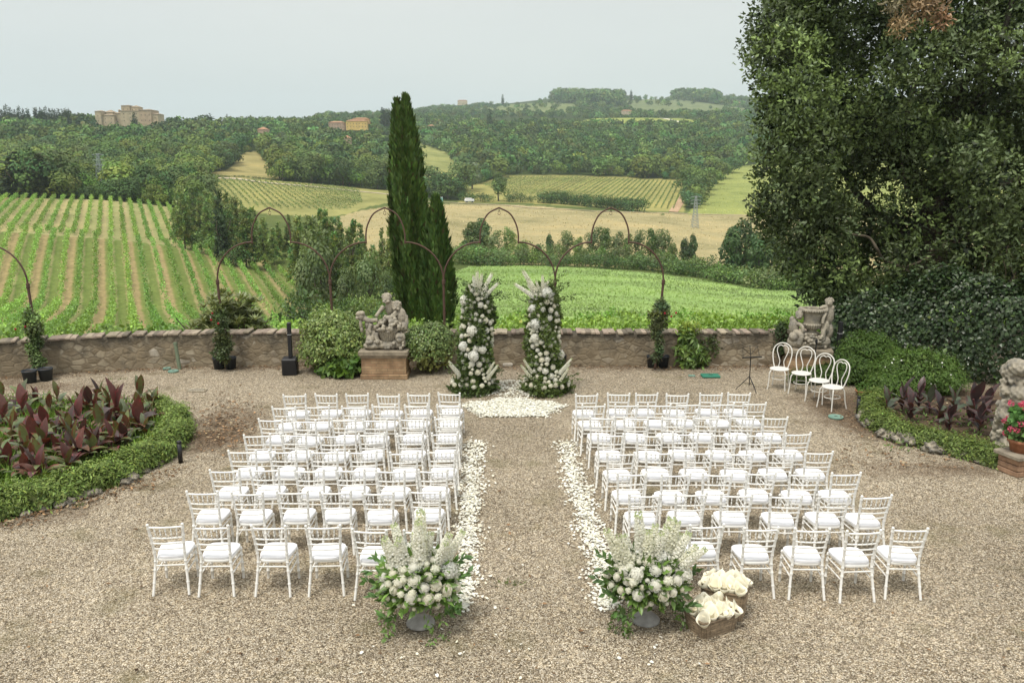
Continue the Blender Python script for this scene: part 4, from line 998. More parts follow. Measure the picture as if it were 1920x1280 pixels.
# loquat behind the wall, left
def loquat():
    base = np.array([*atY(432, 640, 24.5)[:2], -1.2]); root = thing('loquat_bush', 'large leaved loquat bush behind the wall on the left', 'bush', base)
    b = MB(); n = 330
    for q in range(n):
        c = np.array([np.clip(rng.normal() * .62, -1.2, 1.2), rng.normal() * .5, 0]); zt = 2.35 - .75 * (c[0] / 1.0) ** 2 + rng.normal() * .25
        c[2] = zt - base[2] * 0 - .1 - .6 * rng.random(); m = 13
        a = np.arange(m) * 2.4 + rng.random(); el = rng.uniform(.1, .9, m)
        ax = np.stack([np.cos(a) * np.cos(el), np.sin(a) * np.cos(el), np.sin(el)], -1)
        col = np.array([.22, .28, .11]) * lv(m, .25); col[rng.random(m) < .25] = (.36, .40, .20)
        b.leaves(np.repeat(c[None], m, 0), ax, np.array([0, 0, 1]) + rdir(m) * .3, .28, .075, col, .12)
    b.build('foliage', M['glossleaf'], root); b = MB()
    for q in range(7): limb(b, wobble((0, 0, -.4), (rng.normal() * .7, rng.normal() * .3, 1.9), 5, .08), .05, .015)
    b.build('stem', M['bark'], root)
loquat()
# yellow green shrub growing out of the wall foot
b6 = G(1290, 688)
def wallshrub(b):
    m = 160; P = np.stack([rng.normal(size=m) * .14, rng.normal(size=m) * .06 - .05, rng.uniform(.85, 1.12, m)], -1)
    b.leaves(P, unit(rdir(m) + [0, 0, .6]), rdir(m) + [0, -.5, 1], .17, .05, np.array([.25, .33, .06]) * lv(m, .15))
mound('laurel_shrub', 'yellow green shrub growing against the wall right of the twin pots', 'shrub', b6, [((0, 0, .45), (.28, .16, .24)), ((-.05, 0, .8), (.18, .13, .22)), ((.1, 0, .15), (.3, .2, .2)), ((.22, .05, .3), (.2, .12, .2))], 900, .14, (.13, .21, .045), 'glossleaf', .38, extra=wallshrub)
mound('ivy_plant', 'thin dark creeper on the wall beside the yellow green shrub', 'plant', G(1322, 687), [((.1, .08, .45), (.25, .06, .35))], 350, .06, (.07, .10, .035), 'leaf', .7)
mound('ivy_plant', 'small dark bush at the end of the wall beside the urn statue', 'plant', G(1466, 690) + [0, .25, 0], [((0, 0, .85), (.16, .15, .3)), ((.05, 0, .45), (.14, .12, .3))], 700, .06, (.06, .09, .03), 'leaf', .7)

# vine hedge just beyond the wall (right) and bright vine ends beyond it on the left
def near_vines():
    for Y, zt, x0, x1, lab in ((29.5, 601, 520, 2200, 'bright green vine row just beyond the wall, nearest the terrace'), (32.0, 593, 840, 2200, 'bright green vine row beyond the wall, second from the terrace'), (34.5, 588, 860, 2200, 'bright green vine row beyond the wall, farthest from the terrace')):
        X = np.arange(colx(x0, Y), colx(x1, Y), .1); m = len(X); top = np.interp(colx(960, Y) + 0 * X, [0], [ztop(960, zt, Y)])
        rep_ = rng.poisson(38 if Y < 30 else 30, m); i = np.repeat(np.arange(m), rep_); c = len(i)
        z = top[i] - .02 - rng.beta(1.0, 1.9, c) * 1.25 + .12 * np.sin(X[i] * 1.9) + .1 * np.sin(X[i] * 4.7)
        Q = np.stack([X[i] + rng.normal(size=c) * .1, Y + rng.normal(size=c) * .28, z], -1); c0 = np.array([X[0], Y, -3.0])
        b = MB(); s_ = .12 * (.6 + .8 * rng.random(c)); col = np.array([.25, .42, .085]) * lv(c, .22) * np.where(rng.random((c, 1)) < .15, 1.5, 1)
        b.leaves(Q - c0, unit(rdir(c) + [0, 0, .3]), rdir(c) + [0, -.4, .9], s_, s_ * .85, np.clip(col, 0, .8))
        ns = m // 4; j = rng.integers(0, m, ns); b.leaves(np.stack([X[j], Y + rng.normal(size=ns) * .2, top[j] - .15], -1) - c0, unit(rdir(ns) * .6 + [0, 0, 1]), rdir(ns), .28, .08, np.array([.27, .45, .09]) * lv(ns, .15))
        tag(link('vine_row', b.mesh('vine_row', M['leaf']), None, c0), lab, 'vine row', 'vine rows right behind the wall')
    for px, py in ((15, 640), (60, 632), (110, 632), (150, 622), (195, 612), (235, 618), (275, 612), (312, 612), (350, 612), (5, 610), (90, 640), (30, 655)):
        d = 37 + rng.uniform(-2, 2); zt = ztop(px, py, d); g = float(T(colx(px, d), d))
        c0 = np.array([colx(px, d), d, zt - 1.6]); m = 420
        P = np.stack([rng.normal(size=m) * .5, rng.normal(size=m) * .9, 1.6 - rng.beta(1.1, 1.5, m) * 1.9 - .25 * rng.random(m)], -1)
        root = thing('grape_vine', 'bright green vine clump showing above the wall at the foot of the vineyard', 'vine', c0, 0, 'vine clumps above the left wall')
        b = MB(); s_ = .22 * (.6 + .8 * rng.random(m)); b.leaves(P, unit(rdir(m) + [0, 0, .4]), rdir(m) + [0, -.4, .9], s_, s_ * .85, np.clip(np.array([.18, .31, .07]) * lv(m, .25), 0, .8)); b.build('foliage', M['leaf'], root)
        b = MB(); b.tube([(0, 0, g - c0[2]), (0, 0, 1.2)], .04, 5, (.12, .09, .06)); b.build('stem', M['bark'], root)
near_vines()

# ---------------------------------------------------------------- banquet chairs
def bam(b, pts, r, rings, n=8, rr=1.28):
    """turned pole with bamboo rings at the given fractions"""
    P = np.asarray(pts, float); sg = np.linalg.norm(np.diff(P, axis=0), axis=1); s = np.concatenate([[0], np.cumsum(sg)]); s /= s[-1]
    ts = sorted(set([0, 1] + [float(q) for q in s] + [min(max(t + o, 0), 1) for t in rings for o in (-.014, -.005, .005, .014)]))
    Q = np.stack([np.interp(ts, s, P[:, i]) for i in range(3)], -1)
    R = np.array([r * (rr if any(abs(t - g) < .0055 for g in rings) else 1) for t in ts])
    b.tube(Q, R, n)
def seat_outline(hw_b, hw_f, y0, y1, n=40, p=5.0):
    a = np.arange(n) * 2 * pi / n; x = np.sign(np.cos(a)) * np.abs(np.cos(a)) ** (2 / p); y = np.sign(np.sin(a)) * np.abs(np.sin(a)) ** (2 / p)
    Y = (y0 + y1) / 2 + y * (y1 - y0) / 2; k = (y + 1) / 2
    return np.stack([x * (hw_b * (1 - k) + hw_f * k), Y], -1)
def slab(b, O, zs, ins):
    c = O.mean(0); P = np.array([np.concatenate([(O - c) * (1 - i) + c, np.full((len(O), 1), z)], 1) for z, i in zip(zs, ins)])
    b.grid(P, (1, 1, 1), True, False, True); b.add(P[0], [list(range(len(O)))[::-1]]); b.add(P[-1], [list(range(len(O)))], smooth=True)
def make_chair():
    root = thing('banquet_chair', 'x', 'chair')
    def part(name, fn, mat='paint'):
        b = MB(); fn(b); return link(name, b.mesh(name, M[mat]), root)
    yb = -.20
    for sx in (-1, 1):
        L_ = curve([(sx * .213, yb - .075, 0), (sx * .196, yb - .03, .20), (sx * .178, yb, .42), (sx * .182, yb - .015, .60), (sx * .203, yb - .085, .925)], 6)
        part('rear_leg', lambda b: (bam(b, L_, .0165, (.17, .34, .45, .58, .72, .84, .95)), b.ball((sx * .203, yb - .086, .928), .019, 8)))
    for sx in (-1, 1):
        part('front_leg', lambda b: bam(b, [(sx * .196, .205, 0), (sx * .190, .185, .43)], .0165, (.25, .5, .75, .95)))
    def rail(z, r, name):
        k = np.interp(z, [.42, .60, .925], [0, 1, 2]); x = np.interp(z, [.42, .60, .925], [.178, .182, .203]); y = np.interp(z, [.42, .60, .925], [yb, yb - .015, yb - .085])
        P = curve([(-x, y, z), (-x * .5, y - .016, z), (0, y - .022, z), (x * .5, y - .016, z), (x, y, z)], 4)
        part(name, lambda b: bam(b, P, r, (.2, .8) if r > .011 else (.5,)))
        return x, y
    rail(.895, .0125, 'top_rail'); rail(.745, .0115, 'back_rail'); rail(.668, .0115, 'back_rail'); rail(.592, .0105, 'back_rail')
    for k in range(5):
        f = (k - 2) / 3.0
        yo = -.022 + .02 * abs(f) ** 2
        y0 = np.interp(.745, [.60, .925], [yb - .015, yb - .085]) + yo; y1 = np.interp(.895, [.60, .925], [yb - .015, yb - .085]) + yo
        part('spindle', lambda b: bam(b, [(f * .183, y0, .745), (f * .198, y1, .895)], .0075, (.35, .65), 6, 1.35))
    O = seat_outline(.175, .208, -.205, .205)
    part('seat', lambda b: slab(b, O, (.415, .42, .447, .45), (.02, 0, 0, .02)))
    O2 = seat_outline(.172, .213, -.20, .212, 44, 4.5)
    cu = part('cushion', lambda b: slab(b, O2, (.452, .458, .472, .486, .493, .496), (.04, .0, .0, .04, .14, .5)), 'cushion')
    b = MB()
    for z in (.4585, .474): b.tube(np.concatenate([O2 * 1.004, np.full((len(O2), 1), z)], 1), .0035, 5, closed=True)
    pi_ = link('piping', b.mesh('piping', M['cushion']), cu)
    part('stretcher', lambda b: bam(b, [(-.182, yb - .006, .365), (.182, yb - .006, .365)], .0095, (.2, .8), 6))
    part('stretcher', lambda b: bam(b, [(-.192, .19, .33), (.192, .19, .33)], .0095, (.2, .8), 6))
    for sx in (-1, 1):
        for z in (.365, .265):
            part('stretcher', lambda b: bam(b, [(sx * np.interp(z, [.2, .42], [.196, .178]), yb - .02 * (.4 - z) / .2, z), (sx * .193, .19, z)], .0095, (.3, .7), 6))
    return root
ORD = ['aisle', 'second from the aisle', 'third from the aisle', 'fourth from the aisle', 'fifth from the aisle', 'outermost']
ROW = ['front row nearest the camera', 'second row from the camera', 'third row from the camera', 'fourth row from the camera', 'fifth row from the camera', 'third row from the flower columns', 'second row from the flower columns', 'row nearest the flower columns']
def chairs():
    proto_c = make_chair(); first = True
    # photo positions of the back tops: (row outer x, outer y, aisle x, aisle y)
    left = [(309, 985, 790, 995), (379, 923, 797, 921), (421, 882, 812, 882), (454, 846, 828, 846), (482, 816, 834, 813), (507, 787, 838, 784), (532, 764, 841, 760), (552, 741, 842, 738)]
    right = [(1707, 992, 1237, 988), (1644, 931, 1209, 928), (1587, 888, 1185, 888), (1536, 848, 1164, 850), (1497, 813, 1145, 815), (1454, 783, 1129, 783), (1415, 756, 1113, 760), (1386, 738, 1100, 740)]
    for side, rows in (('left', left), ('right', right)):
        for r, (x0, y0, x1, y1) in enumerate(rows):
            A = G(x1, y1, .915); B = G(x0, y0, .915)
            for k in range(6):
                p = A + (B - A) * k / 5; p[2] = 0; p[1] += .285
                if k not in (0, 5): p[0] += rng.normal() * .025; p[1] += rng.normal() * .03
                rz = rng.normal() * .05 + (.02 if side == 'left' else -.02)
                p = p + [sin(rz) * -.285, 0, 0]
                lab = f'white chair with white cushion, {ORD[k]} seat of the {side} block, {ROW[r]}'
                lab = f'white cushioned chair, {side} block, {ROW[r]}, {ORD[k]}'
                if first: proto_c.location = p; proto_c.rotation_euler.z = rz; proto_c['label'] = lab; proto_c['group'] = 'white chairs in rows for the ceremony'; first = False
                else: dup(proto_c, p, rz, lab)
chairs()

# ---------------------------------------------------------------- white bentwood garden chairs
def make_bent():
    root = thing('bentwood_chair', 'x', 'chair', group='white iron garden chairs'); r = .0125
    def part(name, fn, mat='ironwhite'):
        b = MB(); fn(b); return link(name, b.mesh(name, M[mat]), root)
    an = np.arange(36) * 2 * pi / 36
    def seat(b):
        b.lathe([(.0, .455), (.12, .457), (.19, .463), (.205, .458), (.208, .448), (.20, .44), (.1, .44), (0, .44)], 32)
        for q in range(5): b.ball((.09 * cos(q * 1.257), .09 * sin(q * 1.257), .457), (.012, .012, .003), 6, (.2, .2, .2))
    part('seat', seat)
    for sx in (-1, 1):
        part('front_leg', lambda b: b.tube(curve([(sx * .13, .12, .445), (sx * .165, .165, .38), (sx * .175, .18, .18), (sx * .19, .20, 0)], 6), r, 8))
        part('rear_leg', lambda b: b.tube(curve([(sx * .13, -.13, .445), (sx * .155, -.17, .36), (sx * .165, -.20, .16), (sx * .185, -.235, 0)], 6), r, 8))
    part('ring_stretcher', lambda b: b.tube(np.stack([.15 * np.cos(an), .15 * np.sin(an) * 1.1 - .01, np.full(36, .24)], -1), .008, 6, closed=True))
    part('back_hoop', lambda b: b.tube(curve([(-.145, -.14, .45), (-.185, -.17, .60), (-.205, -.205, .76), (-.175, -.235, .89), (-.09, -.25, .965), (0, -.253, .985), (.09, -.25, .965), (.175, -.235, .89), (.205, -.205, .76), (.185, -.17, .60), (.145, -.14, .45)], 6), r, 8))
    part('inner_hoop', lambda b: b.tube(curve([(-.065, -.185, .455), (-.045, -.19, .58), (-.085, -.205, .70), (-.12, -.22, .81), (-.105, -.235, .90), (-.045, -.243, .935), (0, -.245, .915), (.045, -.243, .935), (.105, -.235, .90), (.12, -.22, .81), (.085, -.205, .70), (.045, -.19, .58), (.065, -.185, .455)], 6), .0095, 8))
    return root
def bentwoods():
    p0 = make_bent(); p0.scale = (1.05,) * 3
    for q, (x, y, az, lab) in enumerate(((1459, 728, 150, 'white iron garden chair farthest left, next to the music stand'), (1500, 737, 142, 'white iron garden chair second from the music stand'), (1533, 752, 136, 'white iron garden chair third from the music stand'), (1558, 765, 118, 'white iron garden chair nearest the camera, by the green lid'))):
        p = G(x, y); rz = radians(az)
        if q == 0: p0.location = p; p0.rotation_euler.z = rz; p0['label'] = lab
        else: dup(p0, p, rz, lab)
bentwoods()

# ---------------------------------------------------------------- iron arches along the wall
def arch_frame(pxs, label, Y=21.1, half=None):
    """one bay between two posts: quarter curves and a pointed top"""
    root_p = [atY(px, 600, Y)[0] for px in pxs]
    x0, x1 = root_p; w = x1 - x0; c = (x0 + x1) / 2
    root = thing('garden_arch', label, 'arch', (c, Y, 0), 0, 'rusty iron arches along the wall')
    zs, zm, za = 2.28, 3.22, 4.06
    for sx in (-1, 1):
        if half and half != sx: continue
        b = MB(); a = np.linspace(0, pi / 2, 10)
        side = [(sx * w / 2 - sx * (1 - cos(t)) * w * .33, 0, zs + sin(t) * (zm - zs)) for t in a]
        b.tube(side, .022, 7, (.1, .05, .03))
        xm = side[-1][0]; top = [(xm * (1 - .02), 0, zm - .06), (xm, 0, zm + .05)]
        pt = curve([(xm, 0, zm - .04), (xm * .99, 0, zm + .22), (xm * .86, 0, zm + .46), (xm * .55, 0, zm + .70), (0, 0, za)], 6)
        b.tube(pt, .02, 7); b.build('side_curve', M['rust'], root)
    b = MB(); an = np.arange(14) * 2 * pi / 14; b.tube([(.03 * cos(t), 0, za - .13 + .045 * sin(t)) for t in an], .007, 5, closed=True); b.tube([(0, 0, za), (0, 0, za - .085)], .008, 5)
    b.build('hook_ring', M['rust'], root)
def arches():
    for px, x_b in ((60, 68), (413, 420), (622, 628), (833, 833), (1040, 1037), (1241, 1230)):
        Y = 20.45 if px == 60 else 21.1; p = atY(px, 600, Y)
        root = thing('arch_post', {60: 'rusty iron arch post farthest left, at the low wall', 413: 'rusty iron arch post rising from the loquat bush', 622: 'rusty iron arch post behind the large bush', 833: 'rusty iron arch post in front of the cypresses', 1040: 'rusty iron arch post behind the right flower column', 1241: 'rusty iron arch post above the right pair of pots'}[px], 'post', (p[0], Y, 0), 0, 'posts of the iron arches')
        b = MB(); dx = {60: .10, 413: .07, 622: .05, 833: .01, 1040: -.01, 1241: -.13}[px]
        b.tube([(dx, 0, 0), (0, 0, 2.22)], .032, 9); b.build('post_tube', M['rust'], root)
        b = MB(); b.lathe([(.034, 2.16), (.05, 2.19), (.036, 2.22), (.05, 2.25), (.028, 2.30)], 10); b.build('collar', M['rust'], root)
    arch_frame((413, 622), 'rusty iron arch leftmost of the four complete ones, over the left vines')
    arch_frame((622, 833), 'rusty iron arch crossing in front of the tall cypress')
    arch_frame((833, 1040), 'rusty iron arch above the gap between the flower columns')
    arch_frame((1040, 1241), 'rusty iron arch farthest right, over the green meadow')
    arch_frame((-150, 60), 'rusty iron arch cut by the left edge of the photo', 20.45, 1)
arches()

# ---------------------------------------------------------------- pots with climbers at the arch posts
def pots():
    def pot(px, py, label, r=.15):
        p = G(px, py); root = thing('plant_pot', label, 'pot', p, 0, 'dark plastic pots at the arch posts')
        b = MB(); b.lathe([(.001, .0), (r * .80, 0), (r * .98, .27), (r * 1.04, .275), (r * 1.04, .305), (r * .95, .305), (r * .92, .255)], 20); b.build('pot_shell', M['pot'], root)
        b = MB(); b.lathe([(r * .93, .262), (r * .5, .272), (.001, .275)], 16, (.05, .035, .025)); b.build('soil', M['plain'], root)
        return p
    def climber(px0, pbot, ptop, label, lean, bulk, col, seed_red, Y):
        B = atY(pbot[0], 640, Y); z0 = .28; zt = ztop(ptop[0], ptop[1], Y); xt = atY(ptop[0], ptop[1], Y)[0]
        root = thing('climbing_rose', label, 'climbing plant', (B[0], Y - .12, 0), 0, 'climbing roses at the arch posts')
        b = MB(); bl = []
        for z in np.linspace(z0, zt, 16):
            f = (z - z0) / (zt - z0); w = np.interp(f, [0, .15, .4, .6, .75, .9, 1], bulk)
            bl.append(((f * (xt - B[0]) + rng.normal() * .04, rng.normal() * .03, z), (w, w * .8, .13)))
        cloud(b, bl, 2300, .075, col, .3, .6, .3, .3)
        b.build('foliage', M['leaf'], root)
        b = MB()
        for q in range(3): b.tube(curve([(rng.normal() * .1, 0, .25), (rng.normal() * .05 + .3 * (xt - B[0]), .03, .6), ((xt - B[0]) * .9, .05, zt - .3)], 6), .012, 5, (.10, .08, .05))
        b.build('stem', M['bark'], root)
        if seed_red:
            for q in range(seed_red):
                bb = MB(); bb.ball(((xt - B[0]) + rng.normal() * .2, -.2 + rng.normal() * .06, zt - .15 - .3 * rng.random()), .028, 6, (.5, .06, .08)); bb.build('flower', M['petal'], root)
    pot(57, 717, 'dark pot left of the pair at the leftmost post', .165); pot(87, 713, 'dark pot right of the pair at the leftmost post', .165)
    pot(411, 691, 'dark pot left of the pair below the loquat'); pot(433, 691, 'dark pot right of the pair below the loquat')
    pot(1223, 688, 'dark pot left of the pair at the right end post'); pot(1243, 688, 'dark pot right of the pair at the right end post')
    pot(1051, 686, 'dark pot half hidden behind the right flower column'); 
    climber(60, (72, 0), (58, 584), 'climbing rose around the leftmost arch post', 0, [.12, .16, .14, .17, .25, .22, .08], (.10, .14, .05), 3, 20.3)
    climber(415, (422, 0), (414, 572), 'climbing rose around the post in front of the loquat bush', 0, [.10, .22, .20, .13, .15, .15, .06], (.10, .14, .05), 4, 21.0)
    climber(1235, (1230, 0), (1236, 566), 'climbing rose around the arch post right of the flower columns', 0, [.08, .09, .10, .19, .26, .24, .1], (.085, .115, .05), 3, 21.0)
pots()

# ---------------------------------------------------------------- carved stone groups on brick pedestals
def sculpt(name, balls, tubes, mat, parent, voxel=.016, noise_amp=.006, extra=None, curls=()):
    """joins rough masses into one continuous carved surface"""
    b = MB()
    for c, r in balls: b.ball(c, r, 14)
    for P, r in tubes: b.tube(curve(P, 5) if len(P) > 2 else P, np.linspace(*r, len(curve(P, 5)) if len(P) > 2 else 2), 10)
    if extra: extra(b)
    for hc, hr in curls:
        d_ = rdir(90); d_ = d_[(d_[:, 2] > -.1) & ((d_[:, 1] > -.35) | (d_[:, 2] > .55))][:34]
        for q in d_: b.ball(np.array(hc) + q * np.array(hr), .024, 6)
    me = b.mesh('rough', M[mat]); o = link('rough', me)
    m = o.modifiers.new('r', 'REMESH'); m.mode = 'VOXEL'; m.voxel_size = voxel; m.use_smooth_shade = True
    s = o.modifiers.new('s', 'SMOOTH'); s.iterations = 1; s.factor = .3
    dg = bpy.context.evaluated_depsgraph_get(); me2 = bpy.data.meshes.new_from_object(o.evaluated_get(dg))
    bpy.data.objects.remove(o); bpy.data.meshes.remove(me); me2.name = name
    n = len(me2.vertices); V = np.empty(n * 3); me2.vertices.foreach_get('co', V); V = V.reshape(-1, 3)
    V += noise_amp * np.sin(V[:, [1, 2, 0]] * 41) * np.sin(V[:, [2, 0, 1]] * 57 + 1); me2.vertices.foreach_set('co', V.ravel())
    if 'col' in me2.attributes: me2.attributes.remove(me2.attributes['col'])
    me2.materials.clear(); me2.materials.append(M[mat])
    return link(name, me2, parent)
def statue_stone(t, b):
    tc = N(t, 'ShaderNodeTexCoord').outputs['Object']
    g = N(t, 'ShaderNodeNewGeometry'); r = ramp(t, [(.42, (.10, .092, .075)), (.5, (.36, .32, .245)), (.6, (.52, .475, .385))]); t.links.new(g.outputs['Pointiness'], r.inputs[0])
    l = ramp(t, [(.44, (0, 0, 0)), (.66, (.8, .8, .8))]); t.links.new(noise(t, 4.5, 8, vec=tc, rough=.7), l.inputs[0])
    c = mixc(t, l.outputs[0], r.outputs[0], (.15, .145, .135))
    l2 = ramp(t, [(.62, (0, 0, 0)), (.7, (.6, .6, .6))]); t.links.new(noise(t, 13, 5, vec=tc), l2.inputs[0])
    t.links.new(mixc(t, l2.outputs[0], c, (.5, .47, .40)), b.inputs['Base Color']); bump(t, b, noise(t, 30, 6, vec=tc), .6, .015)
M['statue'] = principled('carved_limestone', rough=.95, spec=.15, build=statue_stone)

def pedestal(P, w, d, h, rz, label):
    root = thing('brick_pedestal', label, 'pedestal', P, rz)
    b = MB(); b.box((0, 0, .06), (w + .06, d + .06, .12), 0, .01); b.build('plinth', M['brick'], root)
    b = MB(); b.box((0, 0, .12 + (h - .30) / 2), (w, d, h - .30), 0, .006); b.build('brick_body', M['brick'], root)
    b = MB(); b.box((0, 0, h - .15), (w + .05, d + .05, .06), 0, .008, (.30, .24, .17)); b.build('brick_course', M['stone'], root)
    b = MB(); b.box((0, 0, h - .06), (w + .12, d + .12, .12), 0, .015, (.30, .255, .19)); b.build('stone_slab', M['stone'], root)
def statues():
    p = G(720, 711); p[1] += .36; h = .70
    pedestal(p, 1.08, .70, h, 0, 'brick pedestal with stone slab under the fruit basket statue')
    fr = []; r2 = np.random.default_rng(4)
    for q in range(75):
        a = r2.random() * 2 * pi; e = r2.random() ** .6; x = .12 + .34 * e * cos(a); y = -.12 + .2 * e * sin(a); z = .50 + .27 * (1 - e ** 2) + .02 * r2.normal()
        s = r2.uniform(.036, .06); fr.append(((x, y, z), (s, s, s * r2.uniform(.85, 1.2))))
    balls = [((-.28, -.12, .09), (.24, .18, .10)), ((.05, .02, .10), (.50, .30, .13)), ((.36, -.12, .13), (.17, .16, .13)), ((-.32, -.02, .38), (.15, .15, .22)), ((-.38, -.02, .60), (.10, .12, .15)),
             ((-.33, -.14, .22), (.12, .12, .14)), ((-.56, -.08, .80), (.10, .09, .10)), ((-.60, -.12, .87), (.06, .06, .06)), ((-.52, -.10, .88), (.07, .07, .06)), ((-.63, -.12, .77), (.05, .05, .05)), ((-.56, -.1, .62), (.045, .05, .14)), ((-.54, -.1, .48), (.04, .05, .08)),
             ((.12, 0, .48), (.40, .24, .10)), ((.10, .05, .3), (.25, .22, .2)),
             ((.13, .13, .97), (.125, .11, .20)), ((.06, .06, 1.205), (.105, .105, .125)), ((.06, .10, 1.26), (.112, .105, .085)), ((.045, -.045, 1.195), (.022, .03, .022)), ((.10, -.02, 1.155), (.05, .05, .035)), ((.01, -.02, 1.155), (.045, .05, .035)), ((.05, -.04, 1.135), (.035, .03, .018)), ((.09, .1, 1.08), (.06, .06, .06)),
             ((.30, .04, 1.02), (.095, .095, .11)), ((.30, .08, 1.075), (.11, .10, .075)), ((.29, -.06, 1.005), (.02, .03, .02)), ((.34, -.03, .975), (.045, .045, .035)), ((.26, -.03, .975), (.04, .045, .035)), ((.37, .1, .98), (.06, .06, .06)), ((.23, .08, 1.11), (.045, .04, .04)), ((.37, .06, 1.10), (.05, .05, .045)),
             ((.40, .08, .74), (.14, .14, .24)), ((.46, .02, .52), (.11, .14, .14)), ((.40, -.2, .30), (.13, .10, .13)), ((.42, -.26, .34), (.06, .05, .05)), ((.35, -.27, .33), (.05, .05, .05)), ((.38, -.28, .25), (.07, .05, .06)), ((.47, -.2, .22), (.05, .06, .06))] + fr
    tubes = [([(-.02, .06, 1.02), (-.10, -.02, .92), (-.19, -.12, .80)], (.055, .038)), ([(.22, .06, 1.02), (.28, -.02, .9), (.2, -.12, .82)], (.055, .035)), ([(-.50, -.06, .76), (-.36, -.1, .70), (-.14, -.14, .72)], (.075, .05)),
             ([(-.38, 0, .5), (-.26, -.14, .36), (-.34, -.2, .14)], (.085, .06)), ([(.30, .0, .85), (.22, -.12, .8), (.12, -.18, .8)], (.05, .035)), ([(-.18, -.16, .42), (-.16, -.2, .25), (-.05, -.2, .16)], (.05, .05)),
             ([(-.3, -.14, .62), (-.34, -.2, .5), (-.3, -.2, .42)], (.05, .03)), ([(.52, .05, .8), (.54, 0, .62), (.5, -.06, .48)], (.05, .05))]
    def flutes(b):
        for q in range(13):
            a = pi + .25 + (pi - .5) * q / 12; b.tube([(.10 + .20 * cos(a), .02 + .20 * sin(a), .22), (.10 + .27 * cos(a), .0 + .25 * sin(a), .46)], [.022, .032], 8)
        b.lathe([(.30, .45), (.335, .475), (.30, .50)], 24, c=(.10, 0, 0))
        for q in range(16):                                   # curls and drapery at the feet
            b.ball((r2.uniform(-.45, .5), r2.uniform(-.3, -.2), r2.uniform(.05, .22)), r2.uniform(.03, .06), 8)
    root = thing('stone_statue', 'weathered stone statue of two putti over a heaped fruit basket', 'statue', p + [0, 0, h])
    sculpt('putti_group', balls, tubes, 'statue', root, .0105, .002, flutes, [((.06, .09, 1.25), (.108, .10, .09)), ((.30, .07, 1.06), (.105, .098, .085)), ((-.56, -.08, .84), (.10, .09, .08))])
    # urn with figures at the end of the wall
    p = G(1522, 702); p[1] += .42; h = .62; rz = radians(-14)
    pedestal(p, 1.02, .8, h, rz, 'brick pedestal under the stone urn at the end of the wall')
    balls = [((0, 0, .07), (.52, .34, .12)), ((.28, .0, .14), (.26, .26, .2)), ((-.3, -.1, .13), (.22, .2, .18)), ((.05, .05, .2), (.24, .24, .22)),
             ((-.37, -.08, .50), (.13, .14, .22)), ((-.27, -.16, .80), (.092, .095, .105)), ((-.26, -.12, .85), (.10, .09, .07)), ((-.25, -.25, .79), (.02, .025, .02)), ((-.30, -.22, .76), (.04, .04, .03)), ((-.36, -.18, .27), (.13, .15, .13)), ((-.22, .02, .93), (.08, .08, .08)), ((-.42, -.05, .68), (.07, .08, .09)),
             ((.44, .02, .82), (.13, .13, .27)), ((.42, .02, 1.0), (.10, .10, .10)), ((.42, -.03, 1.13), (.088, .092, .105)), ((.43, .0, 1.18), (.098, .09, .07)), ((.40, -.12, 1.12), (.02, .025, .02)), ((.38, -.06, .52), (.09, .1, .18)), ((.46, .02, .42), (.12, .12, .22)), ((.36, -.1, .95), (.06, .06, .07)), ((.5, 0, 1.0), (.06, .07, .08))]
    for q in range(46): balls.append(((r2.uniform(-.1, .32), r2.uniform(-.36, -.24), r2.uniform(.12, .36)), r2.uniform(.025, .048)))
    for q in range(14): balls.append(((r2.uniform(-.48, .5), r2.uniform(-.32, -.1), r2.uniform(.02, .2)), r2.uniform(.04, .08)))
    tubes = [([(.38, -.05, 1.02), (.30, -.1, 1.04), (.2, -.14, 1.0)], (.055, .04)), ([(.36, -.08, .9), (.3, -.2, .78), (.28, -.24, .64)], (.05, .035)), ([(-.34, -.12, .62), (-.2, -.24, .56), (-.16, -.27, .42)], (.055, .04)),
             ([(-.34, -.16, .4), (-.2, -.3, .32), (-.24, -.32, .1)], (.085, .055)), ([(.36, -.08, .6), (.32, -.18, .42), (.34, -.2, .22)], (.075, .05))]
    def urn(b):
        b.lathe([(.0, .30), (.15, .30), (.16, .36), (.105, .40), (.12, .44), (.19, .50), (.215, .56), (.215, .60), (.205, .64), (.215, .74), (.235, .86), (.275, .91), (.30, .94), (.30, .975), (.28, .99), (.25, .985), (.235, .90), (.0, .80)], 32, c=(.06, -.04, 0))
        for q in range(22):
            a = q * 2 * pi / 22; b.tube([(.06 + .185 * cos(a), -.04 + .185 * sin(a), .48), (.06 + .226 * cos(a), -.04 + .226 * sin(a), .60)], [.015, .024], 6)
        for q in range(30):
            a = q * 2 * pi / 30; b.ball((.06 + .293 * cos(a), -.04 + .293 * sin(a), .935), .022, 6)
    root = thing('stone_statue', 'weathered stone urn with putti climbing it at the right end of the wall', 'statue', p + [0, 0, h], rz)
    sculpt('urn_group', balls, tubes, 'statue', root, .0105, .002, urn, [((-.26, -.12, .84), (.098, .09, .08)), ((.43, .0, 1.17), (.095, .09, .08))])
statues()

